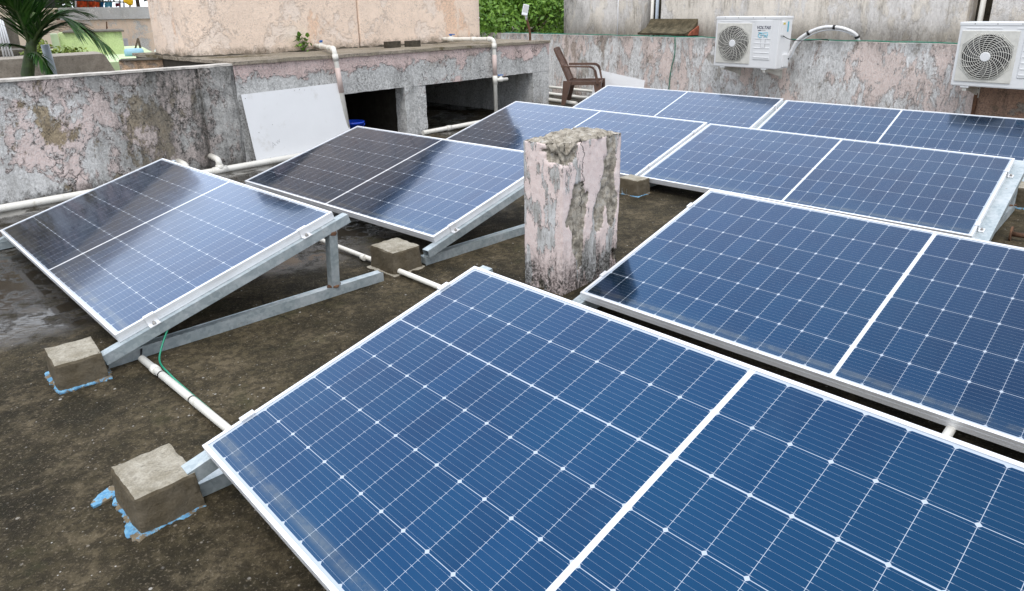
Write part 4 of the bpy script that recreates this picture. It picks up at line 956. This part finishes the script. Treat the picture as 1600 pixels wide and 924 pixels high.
for i in (4, 20, 30, 43):
    i = min(i, len(hp)-2); b = B(); d_ = (hp[i+1]-hp[i]).normalized(); tube(b, [hp[i]-d_*.012, hp[i]+d_*.012], .026, 10); obj('tape_band', b, M['black'], hs)
pv('power_cord', [bp_(-.72, .34, .98), bp_(-.78, .28, .935), bp_(-.88, .2, .915), bp_(-1.0, .1, .92), bp_(-1.08, .03, .93), bp_(-1.1, 0, .912)], .004, 'black', 'thin black cord hanging from the side of the left air conditioner', 'cord', smooth_curve=True)

# ------------------------------------------------------------------ brown plastic armchair
def chair(loc, rz):
    root = empty('plastic_chair', loc, rz); root.scale = (.92, .92, .88); tag(root, 'brown plastic armchair facing right beside the platform', 'chair')
    X, Y = Vector((1, 0, 0)), Vector((0, 1, 0))        # faces +X
    b = B(); n = 8; vs_ = []
    for i in range(n+1):
        row_ = []
        for j in range(n+1):
            fx, fy = i/n, j/n; x = -.21+.50*fx; y = (-.235+.47*fy)*(1-.08*(1-fx)); z = .365-.02*math.sin(fx*math.pi)-.012*math.sin(fy*math.pi)+(.012*fx if fx < .85 else .012-.035*(fx-.85)/.15)
            row_.append(b.verts.new((x, y, z)))
        vs_.append(row_)
    for i in range(n):
        for j in range(n): b.faces.new((vs_[i][j], vs_[i+1][j], vs_[i+1][j+1], vs_[i][j+1])).smooth = True
    bmesh.ops.solidify(b, geom=b.faces[:], thickness=.012)
    for s in (-1, 1): bar(b, (-.2, s*.225, .335), (.25, s*.235, .345), .014, .055)
    bar(b, (.265, -.23, .340), (.265, .23, .340), .05, .014, up=X); obj('seat', b, M['chair'], root, world=False)
    def bk(t, y): return Vector((-.20-.20*t-.03*t*t, y*(1-.12*t*t), .36+.50*t))      # curved backrest surface
    b = B()
    for s in (-1, 1):
        pp = [bk(t, s*.225) for t in np.linspace(0, 1, 7)]
        for a_, e_ in zip(pp[:-1], pp[1:]): bar(b, a_, e_, .035, .022, up=X, bevel=.004)
    for t in (.02, .93, .985):
        for k in range(6): bar(b, bk(t, -.225+.075*k)-X*.012*math.sin(k/6*math.pi), bk(t, -.225+.075*(k+1))-X*.012*math.sin((k+1)/6*math.pi), .05, .018, up=X, bevel=.002)
    for k in range(-8, 17):                               # woven lattice
        for sg in (-1, 1):
            y0 = -.20+.05*k; pp = []
            for t in np.linspace(.05, .93, 5):
                y = y0+sg*(t-.5)*.55
                pp.append(bk(t, y) if abs(y) < .215 else None)
            for a_, e_ in zip(pp[:-1], pp[1:]):
                if a_ and e_: bar(b, a_, e_, .012, .010, up=X, bevel=0)
    obj('backrest', b, M['chair'], root, world=False)
    for s in (-1, 1):
        b = B(); pp = elbow([(-.265, s*.24, .600), (.19, s*.275, .600), (.245, s*.27, .345)], .09, 6)
        for a_, e_ in zip(pp[:-1], pp[1:]):
            d_ = (Vector(e_)-Vector(a_)).normalized(); bar(b, Vector(a_)-d_*.004, Vector(e_)+d_*.004, .055, .024, up=Vector((-d_.z, 0, d_.x)), bevel=.005)
        obj('armrest', b, M['chair'], root, world=False)
        for x0, x1, rr in ((.235, .275, 1), (-.215, -.275, -1)):
            b = B(); top_ = Vector((x0, s*.235, .375)); bt = Vector((x1, s*.255, 0)); ax_, ay_, _ = Vector((1, 0, 0)), Y, 0
            q = []
            for c_, hx, hy in ((top_, .062, .028), (bt, .028, .022)):
                q.append([b.verts.new(c_+Vector((dx*hx, dy*hy, 0))) for dx, dy in ((-1, -1), (1, -1), (1, 1), (-1, 1))])
            for k in range(4): b.faces.new((q[0][k], q[0][(k+1) % 4], q[1][(k+1) % 4], q[1][k]))
            b.faces.new(q[0]); b.faces.new(q[1][::-1]); obj('leg', b, M['chair'], root, world=False)
chair((1.03, 10.10, .01), R(-14))

# ------------------------------------------------------------------ bits on the floor at the back and right
b = B(); tube(b, [bp_(4.0, .09, .10), bp_(2.0, .09, .10)], .022, 10); tag(obj('drain_pipe', b, M['pvc']), 'upper cream pipe low on the parapet behind the chair legs', 'pipe')
b = B(); tube(b, [bp_(4.0, .30, .03), bp_(1.6, .34, .03)], .026, 10); tag(obj('drain_pipe', b, M['pvc']), 'lower cream pipe on the floor behind the chair legs', 'pipe')
b = B(); tube(b, [bp_(4.0, .75, .03), bp_(2.0, .85, .03)], .026, 10); tag(obj('drain_pipe', b, M['pvc']), 'cream pipe on the floor in front of the chair', 'pipe')
fb = empty('flanged_pipe', (2.77, 3.69, .05)); tag(fb, 'short rusty flanged pipe stub lying at the right edge of the floor', 'pipe')
dr = Vector((.75, -.66, 0)); RZ = Matrix(frame_axes(dr)).transposed()
b = B(); tube(b, [Vector((2.765, 3.70, .085)), Vector((2.765, 3.70, .085))+dr*.30], .014, 12); obj('tube', b, M['rust'], fb)
b = B(); lathe(b, [(.042, 0), (.042, .010)], (2.765, 3.70, .085), RZ, 20); obj('flange', b, M['rust'], fb)

# ------------------------------------------------------------------ neighbours beyond the left parapet
def rayp(x, y, dist):
    d_ = r2*((x-CX)/FP)+d2*((y-CY)/FP)+fw; h_ = math.hypot(d_.x, d_.y); return Vector((0, 0, HC))+d_*(dist/h_)
VD = Vector((math.cos(R(122)), math.sin(R(122)), 0)); VR = Vector((math.sin(R(122)), -math.cos(R(122)), 0)); RV = Matrix((VR, VD, UP)).transposed()
def ext(b, a_, c_, depth, z0, z1):                # upright box from point a_ to c_ in plan, going back by depth
    a_, c_ = Vector((a_.x, a_.y, 0)), Vector((c_.x, c_.y, 0)); x = (c_-a_); ln = x.length; x.normalize(); y = UP.cross(x)
    if y.dot(VD) < 0: y = -y
    roughbox(b, a_+UP*z0, x, y, UP, (ln, depth, z1-z0), .5 if depth > 1.5 else .25, .01, 2)

# coarse concrete stair slab just beyond the wall
b = B(); a_ = rayp(-150, 100, 12); c_ = rayp(163, 84, 12); zt1 = c_.z
prof = [(0, -6.5), (0, zt1-.04), (2.36, zt1), (2.42, zt1-.01), (2.47, zt1-.12), (2.62, zt1-.48), (2.62, -6.5)]
xd = Vector((c_.x-a_.x, c_.y-a_.y, 0)).normalized(); ln = Vector((c_.x-a_.x, c_.y-a_.y, 0)).length
prof = [(p[0]/2.42*ln, p[1]) for p in prof]
yd = UP.cross(xd); yd = yd if yd.dot(VD) > 0 else -yd
prism(b, prof, xd, UP, yd, Vector((a_.x, a_.y, 0)), 0, .9)
tag(obj('concrete_stairwell', b, M['slab']), 'coarse grey concrete stairwell block with sloping end behind the palm', 'stairwell')
# ochre dripping parapet close behind the wall
b = B(); a_ = rayp(186, 100, 8.3); c_ = rayp(430, 92, 8.3)
op = empty('ochre_parapet', ((a_+c_)/2).to_tuple()[:2]+(-6.5,)); tag(op, 'low ochre parapet with black drips between the pink wall and the left tank', 'wall')
b = B(); ext(b, a_, c_, .25, -6.5, rayp(240, 94, 8.3).z); obj('wall', b, M['ochre'], op)
b = B(); ext(b, a_-VD*.03, c_-VD*.03, .31, rayp(240, 94, 8.3).z+.002, rayp(240, 92.6, 8.3).z); obj('coping', b, M['brick'], op)
# grey blue post and palm
pv('steel_post', [rayp(83, 120, 11.3)+Vector((0, 0, -6.7)), rayp(82, 112, 11.3), rayp(70, 70, 11.3)], .05, 'pvcgrey', 'blue grey post standing right of the palm stem', 'post')
# green house
gh = empty('green_house', rayp(150, 90, 17).to_tuple()[:2]+(-6.5,)); tag(gh, 'lime green house with a taller stair head box beyond the palm fronds', 'house')
zg = rayp(200, 87, 15).z
b = B(); ext(b, rayp(-20, 90, 13.5), rayp(262, 86, 13.5), 6.5, -6.5, zg-.02); obj('wall', b, M['greenroof'], gh)
b = B(); a_, c_ = rayp(98, 90, 16.2), rayp(197, 88, 16.2); zb = rayp(150, 51, 16.2).z; ext(b, a_, c_, 1.6, zg-.4, zb); obj('stair_head', b, M['greenwall'], gh)
b = B(); ext(b, rayp(97, 50, 16.15), rayp(194, 50, 16.15), 1.7, zb+.002, zb+.03); obj('roof', b, M['darkslab'], gh)
b = B(); a_ = rayp(86, 90, 16.0); c_ = rayp(97.5, 90, 16.0); ext(b, a_, c_, 1.2, zg-.4, rayp(90, 54, 16).z); obj('side_wall', b, plain('shaded_green_paint', (.36, .42, .29), .9), gh)  # side face's shade painted as a darker grey green
# far peach building with a grey upper band
fp = empty('peach_building', rayp(200, 80, 27).to_tuple()[:2]+(-6.5,)); tag(fp, 'peach flat roofed building with a grey upper band and washing above', 'building')
D_ = 26
za, zb2, zc = rayp(200, 11, D_).z, rayp(200, 30, D_).z, rayp(200, 80, D_).z
b = B(); ext(b, rayp(92, 60, D_), rayp(330, 60, D_), 6, -6.5, zb2); obj('wall', b, M['far_peach'], fp)
b = B(); ext(b, rayp(92, 20, D_-.06), rayp(330, 20, D_-.06), 6, zb2+.002, za); obj('upper_band', b, M['far_grey'], fp)
b = B(); ext(b, rayp(172, 50, D_-.1), rayp(188, 50, D_-.1), .12, rayp(180, 50.5, D_).z, rayp(180, 46, D_).z); obj('opening', b, M['dark'], fp)
b = B(); ext(b, rayp(217, 60, D_-.05), rayp(248, 60, D_-.05), .1, rayp(230, 58, D_).z, rayp(230, 33, D_).z); obj('bare_patch', b, M['far_grey'], fp)
b = B(); ext(b, rayp(195, 76, D_-1.2), rayp(202, 76, D_-1.2), .05, rayp(198, 77, D_-1.2).z, rayp(198, 60, D_-1.2).z); tag(obj('corrugated_sheet', b, M['mat']), 'grey striped sheet standing beside the blue drum', 'sheet')
# washing line with cloths on that roof
def cloth(x0, x1, y0, y1, m, label):
    b = B(); d_ = D_+.4; n = 10; row0, row1 = [], []
    for i in range(n+1):
        f = i/n; w_ = Vector((0, 0, 0))+VD*.05*math.sin(f*9+x0); row0.append(b.verts.new(rayp(x0+(x1-x0)*f, y0, d_)+w_*.4)); row1.append(b.verts.new(rayp(x0+(x1-x0)*f, y1+.6*math.sin(f*7), d_)+w_*1.5))
    for i in range(n): b.faces.new((row0[i], row0[i+1], row1[i+1], row1[i])).smooth = True
    bmesh.ops.solidify(b, geom=b.faces[:], thickness=.012)
    tag(obj('hanging_cloth', b, M[m]), label, 'cloth', 'washing on the far roof')
cloth(120, 137, 1.0, 11.5, 'orange', 'red and orange cloth on the washing line, leftmost of the washing')
cloth(138, 155.5, 2.0, 11.6, 'orange', 'paler orange cloth between the red cloth and the blue washing')
cloth(157, 162, 3, 11.5, 'blue_cloth', 'narrow dark blue cloth on the washing line')
cloth(163.5, 175.5, 3.5, 11.2, 'cyan_cloth', 'light blue cloth on the washing line')
cloth(180, 188, 5, 10.5, 'maroon', 'maroon cloth on the washing line right of the light blue one')
b = B(); tube(b, [rayp(112, .5, D_+.4), rayp(160, 2.6, D_+.4), rayp(194, 3.5, D_+.4)], .02, 5); tag(obj('washing_line', b, M['black']), 'dark line carrying the far washing', 'line')
for x in (119, 173, 187.5, 194):
    b = B(); tube(b, [rayp(x, 13, D_+.5), rayp(x-1, -14, D_+.5)], .035, 6); tag(obj('roof_pole', b, M['lampgrey']), 'thin upright pole among the washing on the far roof', 'pole', 'poles of the far washing line')
fy = empty('flower_bunch', rayp(203, 4, D_-1).to_tuple()); tag(fy, 'bright yellow bunch hung above the grey band of the far building', 'flowers')
b = B()
for k in range(14):
    c = rayp(rng.uniform(196, 205.5), rng.uniform(-1, 5.5), D_-.6); bmesh.ops.create_icosphere(b, subdivisions=1, radius=.075, matrix=Matrix.Translation(c))
obj('petals', b, M['yellow'], fy)
b = B(); tube(b, [rayp(203, 12, D_-.5), rayp(203, -16, D_-.5)], .03, 6); obj('pole', b, M['lampgrey'], fy)
b = B(); tube(b, [rayp(167, 48, D_-1), rayp(166.5, 34, D_-1)], .02, 6); fr = obj('flag_pole', b, M['rust']); tag(fr, 'small red flag on a stick above the lime green stair head', 'flag')
b = B(); board_pts = [rayp(166.6, 35, D_-1), rayp(168.5, 44, D_-1), rayp(166.8, 45, D_-1)]; vv = [b.verts.new(p) for p in board_pts]; b.faces.new(vv); bmesh.ops.solidify(b, geom=b.faces[:], thickness=.01); obj('flag', b, M['red'], fr)
b = B(); c_ = rayp(209.5, 82.5, 15.2); lathe(b, [(.05, -.16), (.075, -.13), (.078, 0), (.075, .13), (.05, .16)], c_, Matrix((UP, VD, VR)).transposed(), 20); tag(obj('water_drum', b, M['drum']), 'pale blue drum lying on the light green roof', 'drum')
b = B(); a_ = rayp(215.5, 60, 15.6); tube(b, [rayp(210.5, 80, 15.6), a_], .018, 6); tube(b, [rayp(220, 78, 15.6), a_], .022, 6); tag(obj('trestle', b, M['bark']), 'two leaning sticks tied above the blue drum', 'sticks')
b = B(); tube(b, [rayp(244, 83, 15), rayp(251, 73, 15)], .05, 10); tag(obj('pipe_offcut', b, M['white']), 'short white pipe offcut leaning at the left tank edge', 'pipe')
# grey shed with slab roof and dark slot, left edge
sh = empty('concrete_shed', rayp(10, 90, 13.0).to_tuple()[:2]+(-6.5,)); tag(sh, 'dark concrete shed with a thin slab roof left of the palm', 'shed')
b = B(); ext(b, rayp(-140, 80, 13.6), rayp(62, 80, 13.6), 1.4, -6.5, rayp(30, 88, 13.6).z); obj('wall', b, M['dark'], sh)
b = B(); ext(b, rayp(-140, 80, 13.2), rayp(72, 80, 13.2), 1.9, rayp(30, 86, 13.2).z, rayp(30, 78, 13.2).z); obj('slab', b, M['darkslab'], sh)
b = B(); ext(b, rayp(-140, 60, 14.0), rayp(30, 60, 14.0), .8, rayp(30, 78, 13.2).z+.003, rayp(10, 28, 14.0).z); obj('upper_wall', b, M['darkslab'], sh)
b = B()
for k in range(4): tube(b, [rayp(8+k*5, 98, 12.7), rayp(-6+k*3, 30, 12.7)], .014, 6)
tag(obj('pipe_bundle', b, M['lampgrey']), 'bundle of thin grey pipes leaning on the dark shed', 'pipes')
# tall cream building behind the palm
cb_ = empty('cream_building', rayp(0, 60, 22).to_tuple()[:2]+(-6.5,)); tag(cb_, 'tall cream building with a dark window behind the palm', 'building')
b = B(); ext(b, rayp(-900, 60, 22), rayp(95, 60, 22), 8, -6.5, 6.5); obj('wall', b, M['cream'], cb_)
b = B(); ext(b, rayp(70, 20, 21.9), rayp(89, 20, 21.9), .14, rayp(80, 13, 22).z, rayp(80, -60, 22).z); wd = obj('window', b, M['dark'], cb_)
b = B(); ext(b, rayp(68, 14, 21.8), rayp(91, 14, 21.8), .1, rayp(80, 15, 22).z, rayp(80, 13.2, 22).z); obj('sill', b, M['cream'], wd)

# ------------------------------------------------------------------ vegetation
def leaf_mesh(name, centres, n_per, size, seed, mat_, parent, flat=.0):
    g = np.random.default_rng(seed); V = []; F = []
    for (c, r_, squash) in centres:
        n = int(n_per*r_*r_)
        d = g.normal(size=(n, 3)); d /= np.linalg.norm(d, axis=1)[:, None]; rad = r_*(g.random(n)**.45)
        p = np.array(c)+d*rad[:, None]*np.array([1, 1, squash])
        a = g.normal(size=(n, 3)); a /= np.linalg.norm(a, axis=1)[:, None]; bb = np.cross(a, g.normal(size=(n, 3))); bb /= np.linalg.norm(bb, axis=1)[:, None]
        sz = size*g.uniform(.6, 1.3, n)[:, None]; base = len(V)*0
        q = np.stack([p-a*sz, p+bb*sz*.42, p+a*sz, p-bb*sz*.42], 1).reshape(-1, 3); o_ = sum(len(x) for x in V); V.append(q)
        F.append(np.arange(len(q)).reshape(-1, 4)+o_)
    V = np.concatenate(V); F = np.concatenate(F); c0 = chain(parent).inverted()
    me = bpy.data.meshes.new(name); me.from_pydata([tuple(c0 @ Vector(v)) for v in V], [], F.tolist()); me.materials.append(mat_)
    o = bpy.data.objects.new(name, me); col.objects.link(o); o.parent = parent; return o
def tree(base, crown, rad, label, m, seed, n_per=900, size=.10, cat='tree', clumps=26, squash=.8, trunk=.16):
    rg = random.Random(seed); root = empty('tree' if cat == 'tree' else cat, base); tag(root, label, cat)
    base, crown = Vector(base), Vector(crown); b = B()
    mid = base.lerp(crown, .6)+Vector((rg.uniform(-.2, .2), rg.uniform(-.2, .2), 0)); tube(b, curve([base, mid, crown], 5), [trunk*(1-.06*i) for i in range(11)], 9)
    cs = []
    for i in range(clumps):
        a = rg.uniform(0, 6.28); el = rg.uniform(-.6, 1.35); rr = rad*rg.uniform(.35, .95)
        c = crown+Vector((math.cos(a)*math.cos(el)*rr, math.sin(a)*math.cos(el)*rr, math.sin(el)*rr*squash)); cs.append((tuple(c), rad*rg.uniform(.22, .40), .7))
        if i % 2 == 0: tube(b, [crown-UP*rad*.3, crown.lerp(c, .5)+UP*.05, c], [trunk*.35, trunk*.2, trunk*.08], 6)
    obj('trunk', b, M['bark'], root); leaf_mesh('crown', cs, n_per, size, seed, M[m], root)
g1 = lambda x, d: rayp(x, 60, d).to_tuple()[:2]
tree((*g1(790, 15), -6.5), (*g1(790, 15), .9), 2.1, 'bright green tree filling the gap right of the tanks', 'leaf', 3, 3200, .05)
tree((*g1(850, 17.5), -6.5), (*g1(850, 17.5), 1.9), 2.4, 'dense green tree beside the cream neighbouring building', 'leaf', 8, 2600, .055)
tree((*g1(815, 24), -6.5), (*g1(815, 24), 2.5), 4.2, 'dark green tree behind the brighter ones in the gap', 'darkleaf', 5, 500, .14)
tree((*g1(225, 42), -6.5), (*g1(225, 42), 4.0), 4.2, 'dark tree beyond the peach building, right of the washing', 'darkleaf', 11, 420, .17)
tree((*g1(165, 46), -6.5), (*g1(165, 46), 4.4), 3.4, 'dark tree beyond the washing line', 'darkleaf', 12, 420, .17)
tree((*g1(98, 40), -6.5), (*g1(98, 40), 2.6), 2.0, 'small grey green tree between the cream building and the washing', 'darkleaf', 13, 500, .15)
tree((*g1(62, 13.3), -6.5), (*g1(72, 13.3), .62), .60, 'yellow green shrub between the palm and the green house', 'limeleaf', 14, 2600, .045, 'shrub', 16, .9, .05)
tree((*g1(240, 15.5), -6.5), (*g1(243, 15.5), .52), .20, 'small scrubby bush beside the left tank edge', 'leaf', 15, 3500, .03, 'shrub', 8, .8, .02)
def palm():
    D = 11.0
    base = rayp(43, 116, D); root = empty('palm_tree', (base.x, base.y, -6.5)); tag(root, 'young palm with arching dark green fronds behind the left parapet', 'palm tree')
    top = rayp(50, 62, D); b = B()
    tube(b, [Vector((base.x-.1, base.y, -6.5)), Vector((base.x-.02, base.y, -2)), base, rayp(45, 100, D), rayp(48, 80, D), top, rayp(56, 20, D)], [.095, .09, .074, .068, .064, .054, .035], 12); obj('trunk', b, M['palmstem'], root)
    rg = random.Random(9)
    R_ = VR; 
    def frond(p0, p1, p2, p3, n, ln, droop, wd):
        bl, br = B(), B(); pts = curve([p0, p1, p2, p3], 10); tube(br, pts, [  .025*(1-.8*i/len(pts)) for i in range(len(pts))], 6)
        fro = obj('frond', br, M['palmstem'], root)
        for i in range(n):
            f = .06+.94*i/n; k = f*(len(pts)-1); i0 = min(int(k), len(pts)-2); p = pts[i0].lerp(pts[i0+1], k-i0); d = (pts[i0+1]-pts[i0]).normalized()
            side = d.cross(UP); side = side.normalized() if side.length > .05 else VR.copy()
            l_ = ln*(.55+.65*math.sin(math.pi*min(1, f*.8+.15)))*rg.uniform(.8, 1.15)
            for sg in (-1, 1):
                dd = (d*(.75+.5*f)+side*sg*rg.uniform(.5, .9)+UP*rg.uniform(.05, .35)-UP*droop*f).normalized()
                x = dd.cross(UP).normalized(); prev = None
                for q in range(5):
                    t_ = q/4; c = p+dd*l_*t_-UP*(droop*.55*l_*t_*t_); w_ = wd*(1-t_)**.7*(.6+.4*min(1, t_*6))+.001
                    u_ = x.cross(dd); a_, e_ = bl.verts.new(c+x*w_+u_*w_*.5), bl.verts.new(c-x*w_+u_*w_*.5); m_ = bl.verts.new(c)
                    if prev: bl.faces.new((prev[0], prev[2], m_, a_)); bl.faces.new((prev[2], prev[1], e_, m_))
                    prev = (a_, e_, m_)
        obj('leaflets', bl, M['palmleaf'], fro, recalc=False)
    D = 11.0
    frond(rayp(50, 78, D), rayp(72, 50, D), rayp(116, 36, D-.1), rayp(168, 72, D-.2), 40, .30, .55, 0.0163)
    frond(rayp(50, 72, D), rayp(70, 40, D+.1), rayp(100, 18, D+.2), rayp(135, 20, D+.3), 30, .27, .35, 0.0150)
    frond(rayp(47, 74, D), rayp(36, 40, D-.1), rayp(18, 5, D-.2), rayp(-12, -25, D-.3), 34, .42, .25, 0.0213)
    frond(rayp(50, 66, D), rayp(50, 30, D+.05), rayp(42, 4, D+.1), rayp(32, -14, D+.1), 36, .42, .2, 0.0225)
    frond(rayp(50, 66, D), rayp(58, 30, D+.1), rayp(66, 0, D+.15), rayp(74, -16, D+.2), 30, .34, .2, 0.0187)
    frond(rayp(48, 70, D), rayp(34, 30, D-.1), rayp(8, 8, D-.2), rayp(-30, 10, D-.3), 34, .600, .4, 0.0230)
    frond(rayp(49, 68, D), rayp(44, 34, D+.1), rayp(24, 0, D+.2), rayp(4, -18, D+.2), 34, .600, .2, 0.0240)
    frond(rayp(50, 70, D), rayp(64, 44, D-.15), rayp(88, 26, D-.2), rayp(118, 38, D-.3), 30, .420, .5, 0.0180)
    frond(rayp(46, 78, D), rayp(28, 72, D), rayp(4, 70, D-.1), rayp(-30, 82, D-.1), 26, .22, .5, 0.0137)
    frond(rayp(46, 84, D), rayp(56, 84, D-.15), rayp(68, 96, D-.25), rayp(80, 119, D-.3), 22, .15, .8, 0.0163)
palm()
